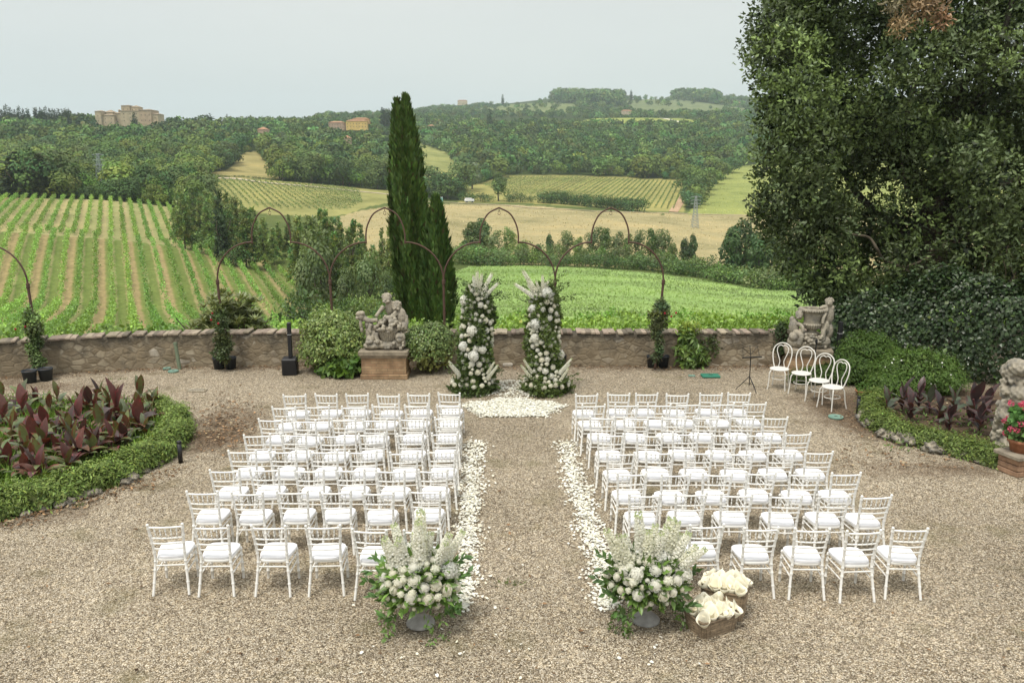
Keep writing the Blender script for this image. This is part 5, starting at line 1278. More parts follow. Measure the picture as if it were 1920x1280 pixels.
# ---------------------------------------------------------------- flowers
def rose_mesh(name, col=(.80, .78, .66), n=5, open_=1.0):
    b = MB()
    for ring, (cnt, rad, tilt, ln) in enumerate(((3, .10, .12, .55), (4, .20, .3, .62), (5, .32, .55, .68), (6, .42, .85, .66), (6, .5, 1.15 * open_, .55))):
        for q in range(cnt):
            a = q * 2 * pi / cnt + ring * .7; u = np.linspace(-1, 1, 5); v = np.linspace(0, 1, 4)
            wdt = 1.3 * rad + .16
            P = np.zeros((5, 4, 3))
            for i, uu in enumerate(u):
                for j, vv in enumerate(v):
                    r = rad * (.45 + .55 * vv) + .22 * vv ** 2 * sin(tilt) + .02 * (1 - uu * uu) ; aa = a + uu * min(1.0, 2.6 / cnt)
                    z = -.30 + .12 * ring * -.12 + ln * vv * cos(tilt * .75) + (.16 - .05 * ring) - .06 * uu * uu * vv
                    P[i, j] = (r * cos(aa), r * sin(aa), z)
            c = np.array(col) * (1 - .03 * (4 - ring)) * (1 + rng.normal() * .02); 
            if ring < 2: c = c * np.array([1, .99, .88])
            b.grid(P * .72, np.clip(c, 0, .95), True)
    b.ball((0, 0, .02), (.36, .36, .27), 10, np.array(col))
    return b.mesh(name, M['petal'])
def hydrangea_mesh(name, col=(.93, .92, .86), n=170):
    b = MB(); d = rdir(n); d[:, 2] = np.abs(d[:, 2]) * 1.0 - .25; d = unit(d)
    for q in range(2):
        a = np.cross(d, rdir(n)); b.leaves(d * .44, unit(a + d * .25), d + rdir(n) * .2, .17, .15, np.clip(np.array(col) * lv(n, .04), 0, .95), .1)
    b.ball((0, 0, 0), .43, 8, np.array(col)); return b.mesh(name, M['petal'])
def spike_mesh(name, col=(.93, .92, .84), n=130, bare=.0):
    """unit height flower spike (delphinium)"""
    b = MB(); b.tube([(0, 0, 0), (.01, 0, .5), (0, .01, 1)], [.008, .006, .002], 5, (.14, .22, .06))
    z = np.linspace(.12, .97, n) ; a = np.arange(n) * 2.399; r = .062 * (1 - .68 * z) + .012
    for q in range(n):
        c = np.array([r[q] * cos(a[q]), r[q] * sin(a[q]), z[q]]); o = unit(np.array([cos(a[q]), sin(a[q]), .25])); m = 6; s = .064 * (1.05 - .55 * z[q])
        ax = unit(np.cross(np.repeat(o[None], m, 0), rdir(m)) + o * .35)
        cc = np.array(col) * lv(m, .06) if z[q] < .92 else np.array([.66, .72, .46]) * lv(m, .1)
        b.leaves(np.repeat(c[None], m, 0), ax, np.repeat(o[None], m, 0) + rdir(m) * .2, s, s * .8, np.clip(cc, 0, .95), .1)
        if q % 5 == 0: b.leaves(c[None], o[None], rdir(1), s * .35, s * .3, (.22, .26, .10))
    return b.mesh(name, M['petal'])
FL = {'rose': [rose_mesh('rose', c, open_=o) for c, o in (((.92, .905, .82), 1), ((.91, .885, .77), .8), ((.93, .92, .86), 1.1))], 'hydrangea': [hydrangea_mesh('hydrangea'), hydrangea_mesh('hydrangea', (.92, .92, .88))],
      'delphinium': [spike_mesh('delphinium'), spike_mesh('delphinium', (.92, .91, .79), 115)], 'spray_flower': [hydrangea_mesh('spray_flower', (.92, .91, .80), 40)]}
from mathutils import Vector, Matrix
def put(kind, root, pos, direction, size, roll=None):
    me = FL[kind][rng.integers(len(FL[kind]))]; o = link(kind, me, root)
    q = Vector([float(a) for a in direction]).to_track_quat('Z', 'Y')
    o.rotation_mode = 'QUATERNION'; o.rotation_quaternion = q; o.location = [float(a) for a in pos]; o.scale = (size,) * 3 if np.isscalar(size) else size
    return o
def flower_columns():
    for side, base_px, top_px, label in ((-1, (884, 742), (894, 512), 'tall white flower column on the left of the petal circle'), (1, (1027, 742), (1020, 512), 'tall white flower column on the right of the petal circle')):
        p = G(*base_px); p[1] += .3; Y = p[1]; tz = ztop(top_px[0], 540, Y); tx = atY(top_px[0], 540, Y)[0] - p[0]
        root = thing('flower_column', label, 'flower arrangement', p, 0, 'floral columns at the altar')
        def ax(z):                                             # leaning axis: bows towards the aisle at the top
            f = z / tz; return np.array([tx * f + side * -.10 * (f - f * f) * 2, 0, z])
        def rad(z):
            f = z / tz; return float(np.interp(f, [0, .06, .16, .3, .55, .8, .95, 1.05], [.50, .44, .34, .32, .31, .28, .20, .08]))
        b = MB(); n = 15000
        z = rng.random(n) * tz * 1.03; a = rng.random(n) * 2 * pi; f = rng.random(n) ** .5
        R = np.array([rad(q) for q in z]) * (1 + .20 * np.sin(a * 3 + z * 4) + .08 * np.sin(a * 5 - z * 7)) * (.45 + .66 * f)
        C = np.array([ax(q) for q in z]); P = C + np.stack([R * np.cos(a), R * np.sin(a) * .85, np.zeros(n)], -1)
        out = np.stack([np.cos(a), np.sin(a), np.full(n, .2)], -1)
        nr = unit(out + rdir(n) * .7); axx = unit(out * .5 + rdir(n) * .8 + [0, 0, .1]); s = .10 * (.5 + .9 * rng.random(n))
        tone = np.array([.095, .155, .042]) * np.exp(.3 * np.sin(a * 4 + z * 5))[:, None] * lv(n, .28); lt = rng.random(n) < .2; tone[lt] = np.array([.17, .25, .07]) * lv(lt.sum(), .15)
        b.leaves(P, axx, nr, s, s * .42, np.clip(tone, .006, .6))
        # airy sprigs sticking out at the top and foot
        for q in range(60):
            zz = tz * (rng.uniform(.78, 1.0) if q < 34 else rng.uniform(.0, .12)); aa = rng.random() * 2 * pi; o = unit(np.array([cos(aa), sin(aa), rng.uniform(.1, .8)]))
            s0 = ax(zz) + o * rad(zz) * .7; L0 = rng.uniform(.3, .62); m = 22; t = rng.random(m)
            b.leaves(s0 + o * (t * L0)[:, None] + rdir(m) * .03, unit(o + rdir(m) * .7), rdir(m), .07, .03, np.array([.10, .16, .05]) * lv(m, .2))
        b.build('foliage', M['leaf'], root)
        b = MB(); b.tube([ax(q) for q in np.linspace(0, tz * .97, 8)], .05, 8, (.06, .05, .04)); b.build('support_pole', M['plain'], root)
        # blossoms mostly face the terrace
        placed = []
        def spot(zmin, zmax, sz):
            for _ in range(60):
                zz = rng.uniform(zmin, zmax) * tz; aa = -pi / 2 + rng.normal() * .85; o = unit(np.array([cos(aa), sin(aa) * .9, .18])); q = ax(zz) + o * np.array([1, .85, 1]) * rad(zz) * 1.18
                if all(np.linalg.norm(q - r_) > (sz + s_) * .42 for r_, s_ in placed): break
            placed.append((q, sz)); return q, o
        for q in range(5): sz = rng.uniform(.19, .25); P_, o = spot(.15, .95, sz); put('hydrangea', root, P_, o, sz)
        for q in range(64): sz = rng.uniform(.10, .155); P_, o = spot(.05, 1.0, sz); put('rose', root, P_, o, sz)
        for q in range(52): sz = rng.uniform(.07, .12); P_, o = spot(.05, 1.03, sz); put('spray_flower', root, P_, o, sz)
        # spikes fan out over the top and at the foot
        for (dx, dz, L0) in ((-.10, 1, .62), (.02, 1, .72), (.16, 1, .66), (.42, .9, .75), (.62, .62, .62), (-.35, .95, .42), (.30, .7, .5)) if side < 0 else ((-.55, .95, .85), (-.8, .55, .72), (-.3, 1, .5), (-.05, 1, .62), (.16, 1, .5), (-.6, .75, .5), (.05, .9, .45)):
            put('delphinium', root, ax(tz * .90) + np.array([dx * .15, -.12, 0]), (dx, -.15, dz), (L0 * .85, L0 * .85, L0 * .95))
        for q in range(5):
            s_ = -1 if q < 2 else 1; zz = tz * rng.uniform(.12, .22); put('delphinium', root, ax(zz) + np.array([s_ * .28, -.25, 0]), (s_ * rng.uniform(.4, .8), -.2, .8), (.40, .40, rng.uniform(.4, .55)))
flower_columns()

def urn_arrangements():
    for px, py, label, flip in ((787, 1178, 'white flower arrangement in a grey urn at the left front of the aisle', 1), (1213, 1172, 'white flower arrangement in a grey urn beside the wicker baskets', -1)):
        p = G(px, py); p[1] += .10
        root = thing('flower_urn', label, 'flower arrangement', p, 0, 'urn arrangements at the aisle entrance')
        b = MB(); b.lathe([(.0, 0), (.155, 0), (.165, .015), (.16, .035), (.13, .06), (.10, .085), (.062, .12), (.05, .15), (.06, .17), (.13, .21), (.16, .27), (.17, .33), (.175, .36), (.16, .36), (.0, .33)], 28, (.36, .35, .33)); b.build('urn', M['zinc'], root)
        ctr = np.array([0, 0, .52]); ER = np.array([.39, .37, .31])
        b = MB(); n = 4200; d = rdir(n); d[:, 2] = np.where(d[:, 2] < -.45, -d[:, 2], d[:, 2]); rf = .5 + .5 * rng.random(n) ** .7
        P = ctr + d * ER * rf[:, None]; nr = unit(d + rdir(n) * .7 + [0, 0, .3]); a_ = unit(d * .8 + rdir(n) * .7)
        s = .085 * (.5 + .9 * rng.random(n)); tone = np.array([.10, .17, .045]) * lv(n, .3); lt = rng.random(n) < .22; tone[lt] = np.array([.22, .33, .07]) * lv(lt.sum(), .15)
        b.leaves(P, a_, nr, s, s * .42, np.clip(tone, .01, .6))
        n = 330; d = rdir(n); d[:, 2] = np.where(d[:, 2] < -.5, -d[:, 2], d[:, 2]); P = ctr + d * ER * (.9 + .22 * rng.random((n, 1)))
        b.leaves(P, unit(d + rdir(n) * .6), unit(d + rdir(n) * .5 + [0, 0, .5]), .14, .07, np.array([.13, .22, .05]) * lv(n, .3), .12)
        for q in range(9):                                     # trailing bits
            a = rng.random() * 2 * pi; s0 = ctr + np.array([cos(a) * .36, sin(a) * .36, -.2]); m = 26; t = rng.random(m)
            b.leaves(s0 + np.stack([cos(a) * .12 * t, sin(a) * .12 * t, -.28 * t], -1) + rdir(m) * .04, unit(rdir(m) + [0, 0, -.8]), rdir(m), .07, .03, np.array([.12, .20, .05]) * lv(m, .2))
        for (x, y, z) in ((-.58, -.1, .55), (-.48, -.2, .42), (.54, 0, .58), (.45, -.25, .32), (-.52, -.1, .68), (.50, .1, .72), (-.5, .1, .7), (.4, -.2, .25), (-.35, -.25, .22)):   # leafy twigs
            s0 = np.array([x * .7, y, z * .95]); o = unit(np.array([x, y, .25])); m = 9; t = np.linspace(0, 1, m)
            b.leaves(s0 + o * (t * .2)[:, None], unit(o + rdir(m) * .8), rdir(m) + [0, -.3, 1], .11, .055, np.array([.09, .17, .05]) * lv(m, .2), .1)
        b.build('foliage', M['glossleaf'], root)
        placed = []
        def spot(sz, up=(-.15, .85)):
            for _ in range(80):
                aa = -pi / 2 + rng.normal() * .95; e = rng.uniform(*up); o = np.array([cos(aa) * sqrt(1 - e * e), sin(aa) * sqrt(1 - e * e), e]); q = ctr + o * ER * 1.16
                if all(np.linalg.norm(q - r_) > (sz + s_) * .45 for r_, s_ in placed): break
            placed.append((q, sz)); return q, unit(o + [0, -.2, .2])
        for q in range(3): sz = rng.uniform(.15, .19); P_, o = spot(sz, (.25, .95)); put('hydrangea', root, P_, o, sz)
        for q in range(24): sz = rng.uniform(.10, .155); P_, o = spot(sz, (-.05, .9)); put('rose', root, P_, o, sz)
        for q in range(20): sz = rng.uniform(.045, .075); P_, o = spot(sz, (-.3, .8)); put('rose', root, P_, o, sz)
        for q in range(30): sz = rng.uniform(.08, .13); P_, o = spot(sz, (.0, .98)); put('spray_flower', root, P_, o, sz)
        sp = ((-.42, -.1, 1, .82), (-.30, 0, 1, .86), (-.34, -.2, .95, .7), (-.2, -.1, 1, .74), (-.12, .05, 1, .6), (.03, -.05, 1.1, 1.02), (.06, -.15, 1, .88), (-.02, .1, 1, .8), (.12, .05, 1, .7), (.42, 0, .85, .85), (.34, -.1, .8, .66), (.5, .05, .7, .72), (-.5, -.1, .85, .6)) if flip > 0 else \
             ((-.55, 0, 1, .85), (-.42, -.1, 1, .72), (-.12, 0, 1.1, .95), (-.06, -.1, 1, .8), (.22, 0, 1, .88), (.30, -.05, 1, .95), (.36, .05, .95, .9), (.14, -.1, 1, .7), (.5, 0, .8, .8), (.56, -.1, .62, .72), (.62, -.1, .5, .66), (-.3, .1, 1, .62), (.05, .1, 1, .75), (.44, .1, .9, .7))
        for dx, dy, dz, L0 in sp: put('delphinium', root, ctr + np.array([dx * .42, dy * .5 - .06, .12]), (dx * .8 + rng.normal() * .06, dy + rng.normal() * .08, dz), (L0 * .98, L0 * .98, L0 * rng.uniform(.66, .84)))
urn_arrangements()

# ---------------------------------------------------------------- wicker baskets with paper cones
def baskets():
    for (fx, fy), (w, d, h), rz, label, nx, ny, zoff in (((1333, 1178), (.52, .36, .20), radians(28), 'low wicker basket nearest the camera, full of cream paper cones', 5, 4, 0), ((1358, 1148), (.50, .34, .33), radians(-24), 'taller wicker basket behind the low one, filled with paper cones', 5, 4, 0)):
        p = G(fx, fy); p[1] += .02
        root = thing('wicker_basket', label, 'basket', p, rz, 'wicker baskets of paper cones')
        O = seat_outline(w / 2, w / 2, -d / 2, d / 2, 72, 8)
        b = MB(); rows = int(h / .017)
        for r in range(rows):
            z = .01 + r * (h - .02) / rows; k = .90 + .10 * r / rows
            wob = 1 + .012 * np.cos(np.arange(72) * pi + r * pi)
            col = np.array([.33, .25, .165]) * (.75 + .5 * rng.random())
            b.tube(np.concatenate([O * k * wob[:, None], np.full((72, 1), z)], 1), .0095, 5, col, closed=True)
        b.build('woven_side', M['wicker'], root)
        b = MB()
        for q in range(0, 72, 4): b.tube([(O[q, 0] * .905, O[q, 1] * .905, 0), (O[q, 0] * 1.0, O[q, 1] * 1.0, h)], .008, 5, (.20, .145, .09))
        b.build('stake', M['wicker'], root)
        b = MB(); b.tube(np.concatenate([O * 1.015, np.full((72, 1), h)], 1), .015, 7, (.20, .15, .10), closed=True); b.build('rim', M['wicker'], root)
        b = MB(); b.box((0, 0, .006), (w * .85, d * .85, .012), 0, .004, (.18, .13, .08)); b.build('basket_bottom', M['wicker'], root)
        ca, sa = cos(rz), sin(rz)
        for i in range(nx):
            for j in range(ny):
                x = (i - (nx - 1) / 2) / nx * w * .86; y = (j - (ny - 1) / 2) / ny * d * .84
                tilt = np.array([x * 1.1 + rng.normal() * .08, y * 1.1 - .06 + rng.normal() * .08, 1]); L0 = .20; R = .072
                u = np.linspace(0, 1, 7); an = np.linspace(.06, 2 * pi - .06, 21)
                lip = 1 + .42 * np.maximum(0, np.cos(an - pi)) ** 2
                P = np.zeros((7, 21, 3))
                for k_, uu in enumerate(u): P[k_] = np.stack([R * uu * np.cos(an) * (1 + .15 * uu * uu * np.maximum(0, -np.cos(an)) ** 3), R * uu * np.sin(an) * (1 + .12 * uu), L0 * uu * (1 + (lip - 1) * max(0, uu - .4) / .6)], -1)
                b = MB(); b.grid(P, (1, 1, 1), True); me = b.mesh('paper_cone', M['paper'])
                o = link('paper_cone', me); qv = Vector(unit(tilt).tolist()).to_track_quat('Z', 'Y') @ Matrix.Rotation(-pi / 2 + rng.normal() * .5, 3, 'Z').to_quaternion()
                o.rotation_mode = 'QUATERNION'; o.rotation_quaternion = Matrix.Rotation(rz, 3, 'Z').to_quaternion() @ qv
                z = max(.03, h - .13); o.location = (p[0] + x * ca - y * sa, p[1] + x * sa + y * ca, z)
                so = o.modifiers.new('thickness', 'SOLIDIFY'); so.thickness = .0015
                tag(o, 'cream paper cone in the low front basket' if h < .25 else 'cream paper cone in the taller rear basket', 'paper cone', 'paper cones in the low basket' if h < .25 else 'paper cones in the tall basket')
baskets()

# ---------------------------------------------------------------- petals on the gravel
def petals():
    X, Y = [], []
    def strip(pts, wpx, n):
        q = np.array([G(*a)[:2] for a in pts]); s = np.linspace(0, 1, len(q)); t = rng.random(n)
        c = np.stack([np.interp(t, s, q[:, i]) for i in (0, 1)], -1); wd = np.interp(t, s, wpx)
        clump = .55 + .75 * np.sin(t * 37) * np.sin(t * 13 + 1)
        off = rng.normal(size=n) * wd * np.clip(.75 + .4 * clump, .4, 1.4); X.extend(c[:, 0] + off); Y.extend(c[:, 1] + rng.normal(size=n) * .06)
    strip([(888, 828), (886, 870), (882, 910), (884, 950), (876, 1000), (872, 1050), (868, 1100), (864, 1145)], [.10, .12, .11, .09, .10, .10, .09, .07], 2900)
    strip([(1062, 828), (1070, 870), (1082, 910), (1095, 950), (1110, 1000), (1128, 1050), (1140, 1100), (1140, 1140)], [.09, .10, .12, .11, .11, .12, .11, .09], 2900)
    c = G(962, 765)
    n = 7600; a = rng.random(n) * 2 * pi; r = rng.random(n) ** .62 * (.95 + .10 * np.sin(a * 5) + .06 * np.sin(a * 11)) + np.abs(rng.normal(size=n)) * .09; X.extend(c[0] + r * np.cos(a) * 1.0); Y.extend(c[1] + r * np.sin(a) * .68)
    n = 1000; X.extend(G(958, 735)[0] + rng.normal(size=n) * .38); Y.extend(G(958, 735)[1] + rng.uniform(-.4, 1.0, n))
    for _ in range(70):
        q = G(rng.uniform(620, 1330), rng.uniform(780, 1278)); X.append(q[0]); Y.append(q[1])
    for px, py in ((682, 1225), (866, 1226), (1225, 1213), (1220, 1248), (905, 1124), (755, 1236), (1160, 1238)):
        q = G(px, py); X += [q[0], q[0] + .03]; Y += [q[1], q[1] + .02]
    n = len(X); P = np.stack([X, Y, rng.random(n) * .018 + .014], -1)
    nr = unit(rdir(n) * .45 + [0, 0, 1]); ax = unit(np.cross(nr, rdir(n))); s = .037 * (.6 + .7 * rng.random(n)); bb = np.cross(nr, ax)
    g = np.zeros((n, 3, 3, 3))
    for i, u in enumerate((-.5, 0, .5)):
        for j, v in enumerate((0, .5, 1)):
            w = [.35, 1, .75][j]; g[:, i, j] = P + ax * (s * v)[:, None] + bb * (s * u * w)[:, None] * .9 + nr * (s * (.22 * abs(u) * 1.2 + .16 * (v - .5) ** 2))[:, None]
    V = g.reshape(-1, 3); k = np.arange(n)[:, None, None] * 9; f = np.array([[i * 3 + j, i * 3 + 3 + j, i * 3 + 4 + j, i * 3 + 1 + j] for i in (0, 1) for j in (0, 1)])[None]
    F_ = (k + f).reshape(-1, 4); c = np.array([.85, .84, .76]) * lv(n, .04); c[rng.random(n) < .2] = (.86, .83, .68)
    b = MB(); b.add(V, F_, np.repeat(np.clip(c, 0, .88), 4, 0), True); tag(b.build('fallen_petals', M['ground_petal']), 'cream white petals scattered along the aisle and before the columns', 'petals', kind='stuff')
petals()

# ---------------------------------------------------------------- flower beds
def canna_leaf(ln, wd, bend, col, edge):
    """broad pointed leaf rising along +Z and bending towards +X"""
    u = np.linspace(0, 1, 9); v = np.array([-1, -.5, 0, .5, 1])
    P = np.zeros((9, 5, 3)); C = []
    for i, t in enumerate(u):
        w = wd / 2 * (sin(pi * min(1, t * .96 + .03)) ** .75) * (1 - .25 * t) * 1.15
        a = bend * t ** 1.5
        x = ln * (sin(a) * t * .62 + .05 * t); z = ln * (t * cos(a * .7))
        for j, s in enumerate(v): P[i, j] = (x + .16 * abs(s) * w * (-1), s * w, z + .18 * abs(s) * w * sin(a))
    for i in range(8):
        for j in range(4): C.append((np.array(edge) if j in (0, 3) and rng.random() < .45 else np.array(col)) * (1 + rng.normal() * .07))
    return P, np.clip(np.array(C), .008, .6)
CANNA = [((.14, .17, .065), (.20, .08, .05)), ((.105, .052, .046), (.17, .05, .05)), ((.16, .20, .08), (.19, .10, .055)), ((.085, .062, .056), (.12, .05, .05)), ((.16, .12, .06), (.22, .08, .05)), ((.15, .19, .11), (.13, .11, .07)), ((.13, .18, .07), (.15, .12, .055)), ((.135, .062, .052), (.20, .06, .055)), ((.17, .095, .06), (.20, .10, .06))]
def make_cannas(n, dark=False):
    out = []
    for q in range(n):
        root = thing('canna_plant', 'x', 'plant', (0, -60 - q, 0)); hgt = rng.uniform(.36, .62)
        b = MB(); b.tube(curve([(0, 0, 0), (rng.normal() * .02, rng.normal() * .02, hgt * .5), (rng.normal() * .04, rng.normal() * .04, hgt)], 4), [.018] * 9 if False else .016, 7, (.13, .05, .05)); b.build('stem', M['canna'], root)
        nl = rng.integers(7, 10)
        for k in range(nl):
            z = hgt * (.18 + .8 * k / nl); col, edge = CANNA[rng.integers(9)] if not dark else [((.085, .062, .058), (.11, .05, .05)), ((.07, .055, .058), (.10, .05, .055)), ((.11, .14, .095), (.09, .07, .06)), ((.10, .12, .085), (.10, .06, .05))][rng.integers(4)]
            ln = rng.uniform(.40, .54) * (1 if k < nl - 1 else 1.0); wd = ln * rng.uniform(.36, .46); P, C = canna_leaf(ln, wd, rng.uniform(.5, 1.3) if k < nl - 2 else rng.uniform(.1, .4), col, edge)
            a = k * 2.4 + rng.normal() * .3; ti = rng.uniform(.35, .75) if k < nl - 2 else rng.uniform(.05, .3)
            Rm = np.array(Matrix.Rotation(a, 3, 'Z') @ Matrix.Rotation(ti, 3, 'Y'))
            b = MB(); b.grid(P @ Rm.T + np.array([0, 0, z]), C, True); b.build('leaf', M['canna'], root)
        out.append(root)
    return out
def cannas():
    pr = make_cannas(7); used = [False] * 7
    base = []
    for y0, xs in ((772, (8, 42, 80, 112, 150, 190, 226, 262)), (792, (20, 58, 100, 140, 172, 214, 250, 282)), (815, (2, 36, 76, 118, 160, 200, 236, 270)), (838, (20, 62, 104, 146, 188, 222)), (862, (-8, 40, 84, 126, 168, 200)), (890, (6, 62, 70, 130)), (905, (-14, 44, 78))):
        for x in xs: base.append((x + rng.uniform(-12, 12), y0 + rng.uniform(-8, 8)))
    base += [(x + 18 + rng.uniform(-10, 10), y + 9) for x, y in base if rng.random() < .55] + [(288, 800), (292, 782), (262, 822), (240, 838), (215, 856), (180, 872), (150, 880)]
    for q, (x, y) in enumerate(base):
        if y > 858 and x > 150 + (905 - y): continue
        k = q % 7; p = G(x, y); sc = rng.uniform(.66, .94)
        lab = 'bronze and green leaved canna in the left flower bed'
        if not used[k]:
            used[k] = True; r = pr[k]; r.location = p; r.rotation_euler.z = rng.random() * 6; r.scale = (sc,) * 3; r['label'] = lab; r['group'] = 'cannas of the left bed'
        else: dup(pr[k], p, rng.random() * 6, lab, sc, 'cannas of the left bed')
    p = G(222, 806); dup(pr[2], p, 1.1, 'tallest canna of the left bed, standing above the rest at its back', 1.2, 'cannas of the left bed')
    pd = make_cannas(3, True)
    spots = ((1662, 782, .8, 'dark canna at the left end of the right bed'), (1690, 772, .85, None), (1706, 792, .8, None), (1742, 778, .8, None), (1760, 795, .75, None), (1722, 770, .8, None), (1786, 782, .8, None), (1822, 800, 1.1, 'large dark canna with broad leaves, tallest of the right bed'), (1848, 790, .9, None), (1872, 826, .95, 'dark canna at the right end of the right bed, next to the pink flowers'), (1778, 812, .7, None), (1835, 815, .8, None))
    for q, (x, y, sc, lab) in enumerate(spots):
        p = G(x, y); lab2 = lab or 'small purple leaved canna in the bare soil of the right bed'
        if q < 3: r = pd[q]; r.location = p; r.rotation_euler.z = q * 2.0; r.scale = (sc,) * 3; r['label'] = lab2; r['group'] = 'cannas of the right bed'
        else: dup(pd[q % 3], p, rng.random() * 6, lab2, sc, 'cannas of the right bed')
cannas()
def hedges():
    def ribbon(pts, wd, ht, name, label, n, col, leaf=.055):
        q = np.array([G(*a) for a in pts]); q = curve(q, 8); c0 = q[0].copy(); q = q - c0; t = unit(np.gradient(q, axis=0)); nn = np.stack([t[:, 1], -t[:, 0], 0 * t[:, 0]], -1)
        P, O = [], []
        for _ in range(7000):
            i = rng.integers(len(q)); ph = rng.random() * pi; k = 1 + .13 * sin(i * .55 + ph * 3) + .08 * sin(i * 1.7)
            P.append(q[i] + t[i] * rng.normal() * .08 + nn[i] * cos(ph) * wd * k + np.array([0, 0, sin(ph) ** .7 * ht * k])); O.append(nn[i] * cos(ph) + np.array([0, 0, sin(ph) + .05]))
        root = thing(name, label, 'hedge', c0); b = MB(); leaf_shell(b, np.array(P), n, leaf, col, .28, .38, .5, np.array(O), .08)
        i = rng.integers(0, 7000, n // 7); leaf_shell(b, np.array(P)[i], n // 7, leaf * 1.2, np.array(col) * 1.5, .2, .35, .9, np.array(O)[i], .10)
        leaf_shell(b, np.array(P) * [1, 1, .8], n // 3, .09, np.array(col) * .7, .2, .8, .3, np.array(O), .02)
        b.build('hedge_foliage', M['leaf'], root)
        b = MB(); b.tube(q + [0, 0, ht * .4], .02, 5, (.08, .06, .04)); b.build('stem', M['bark'], root)
    ribbon([(280, 778), (318, 786), (333, 803), (326, 830), (298, 858), (250, 884), (180, 914), (90, 943), (10, 962), (-60, 976)], .24, .36, 'box_hedge', 'low curved green hedge edging the left canna bed', 26000, (.19, .27, .06))
    ribbon([(1640, 752), (1636, 782), (1660, 806), (1710, 826), (1770, 840), (1830, 858), (1880, 872)], .24, .26, 'box_hedge', 'low curved green hedge edging the right canna bed', 16000, (.14, .215, .05))
    # ground cover inside the left bed
    n = 26000; poly = [G(*a)[:2] for a in ((-60, 760), (180, 758), (300, 775), (345, 795), (335, 835), (240, 880), (90, 935), (-60, 960))]
    P = np.stack([rng.uniform(-15, -6, n * 3), rng.uniform(11, 20, n * 3)], -1); P = P[inpoly(P[:, 0], P[:, 1], poly)][:n]; n = len(P)
    z = rng.random(n) * (.10 + .10 * np.sin(P[:, 0] * 4) * np.sin(P[:, 1] * 5))
    b = MB(); s = .10 * (.5 + rng.random(n)); gr = rng.random((n, 1)) < .5
    ax = np.where(gr, unit(rdir(n) * .5 + [0, 0, 1]), unit(rdir(n) + [0, 0, .2])); b.leaves(np.stack([P[:, 0], P[:, 1], z], -1), ax, rdir(n) + [0, 0, 1], s * np.where(gr[:, 0], 2.1, .9), s * np.where(gr[:, 0], .16, .8), np.array([.19, .33, .065]) * lv(n, .28))
    tag(b.build('bed_ground_cover', M['leaf']), 'bright green weeds and grass between the cannas', 'ground cover', kind='stuff')
    b = MB(); q = np.array([[*p_, .012] for p_ in poly]); b.add(q, [list(range(len(q)))], (.06, .045, .03)); tag(b.build('bed_soil', M['plain']), kind='structure')
    b = MB(); q = np.array([[*G(*a)[:2], .014] for a in ((1642, 762), (1662, 800), (1720, 824), (1800, 846), (1885, 868), (1990, 856), (2000, 752), (1860, 742), (1720, 748))]); b.add(q, [list(range(len(q)))[::-1]], (.115, .08, .052)); tag(b.build('bed_soil', M['bark']), kind='structure')
    # a few weeds in the right bed and fallen leaves everywhere near the edges
    n = 500; P = np.array([G(rng.uniform(1660, 1900), rng.uniform(770, 850)) for _ in range(n)]); b = MB(); b.leaves(P + np.stack([0 * P[:, 0], 0 * P[:, 0], rng.random(n) * .08], -1), unit(rdir(n) + [0, 0, .6]), rdir(n) + [0, 0, 1], .09, .04, np.array([.11, .18, .045]) * lv(n, .3))
    tag(b.build('bed_weeds', M['leaf']), 'sparse green weeds on the soil of the right bed', 'weeds', kind='stuff')
    pts = []
    for _ in range(1500):
        x = rng.uniform(-13, 7.4); pts.append((x, wall_y(x) - .08 - abs(rng.normal()) * .28))
    for _ in range(1100): q = G(425 + rng.normal() * 36, 795 + rng.normal() * 30); pts.append(q[:2])
    for _ in range(900): q = G(rng.uniform(1570, 1900), rng.uniform(745, 880)); pts.append(q[:2])
    for _ in range(500): q = G(rng.uniform(-20, 330), 0); t_ = rng.random(); q = G(345 - 345 * t_ + rng.normal() * 10, 872 + 110 * t_ + abs(rng.normal()) * 10); pts.append(q[:2])
    for _ in range(260): q = G(rng.uniform(0, 1920), rng.uniform(720, 1270)); pts.append(q[:2])
    P = np.array(pts); n = len(P); b = MB(); s = .055 * (.5 + rng.random(n)); col = np.array([.19, .115, .06]) * lv(n, .45); col[rng.random(n) < .15] = (.40, .32, .2)
    b.leaves(np.concatenate([P, rng.random((n, 1)) * .02 + .017], 1), rdir(n) * [1, 1, .2], rdir(n) * .5 + [0, 0, 1], s, s * .55, np.clip(col, .01, .6), .1)
    tag(b.build('fallen_leaves', M['bark']), 'dry brown leaves fallen on the gravel', 'leaves', kind='stuff')
    # small tufts of grass in the gravel
    P = np.array([G(*a) for a in ((945, 1094), (962, 1094), (205, 712), (228, 712), (1690, 842), (352, 842), (150, 950))]); P = np.repeat(P, 22, 0); n = len(P); P = P + np.stack([rng.normal(size=n) * .06, rng.normal(size=n) * .05, 0 * P[:, 0]], -1)
    b = MB(); b.leaves(P, unit(rdir(n) * .8 + [0, 0, .7]), rdir(n), .07, .012, np.array([.13, .19, .05]) * lv(n, .3)); tag(b.build('grass_tufts', M['leaf']), 'tiny grass tufts growing through the gravel', 'grass', kind='stuff')
hedges()
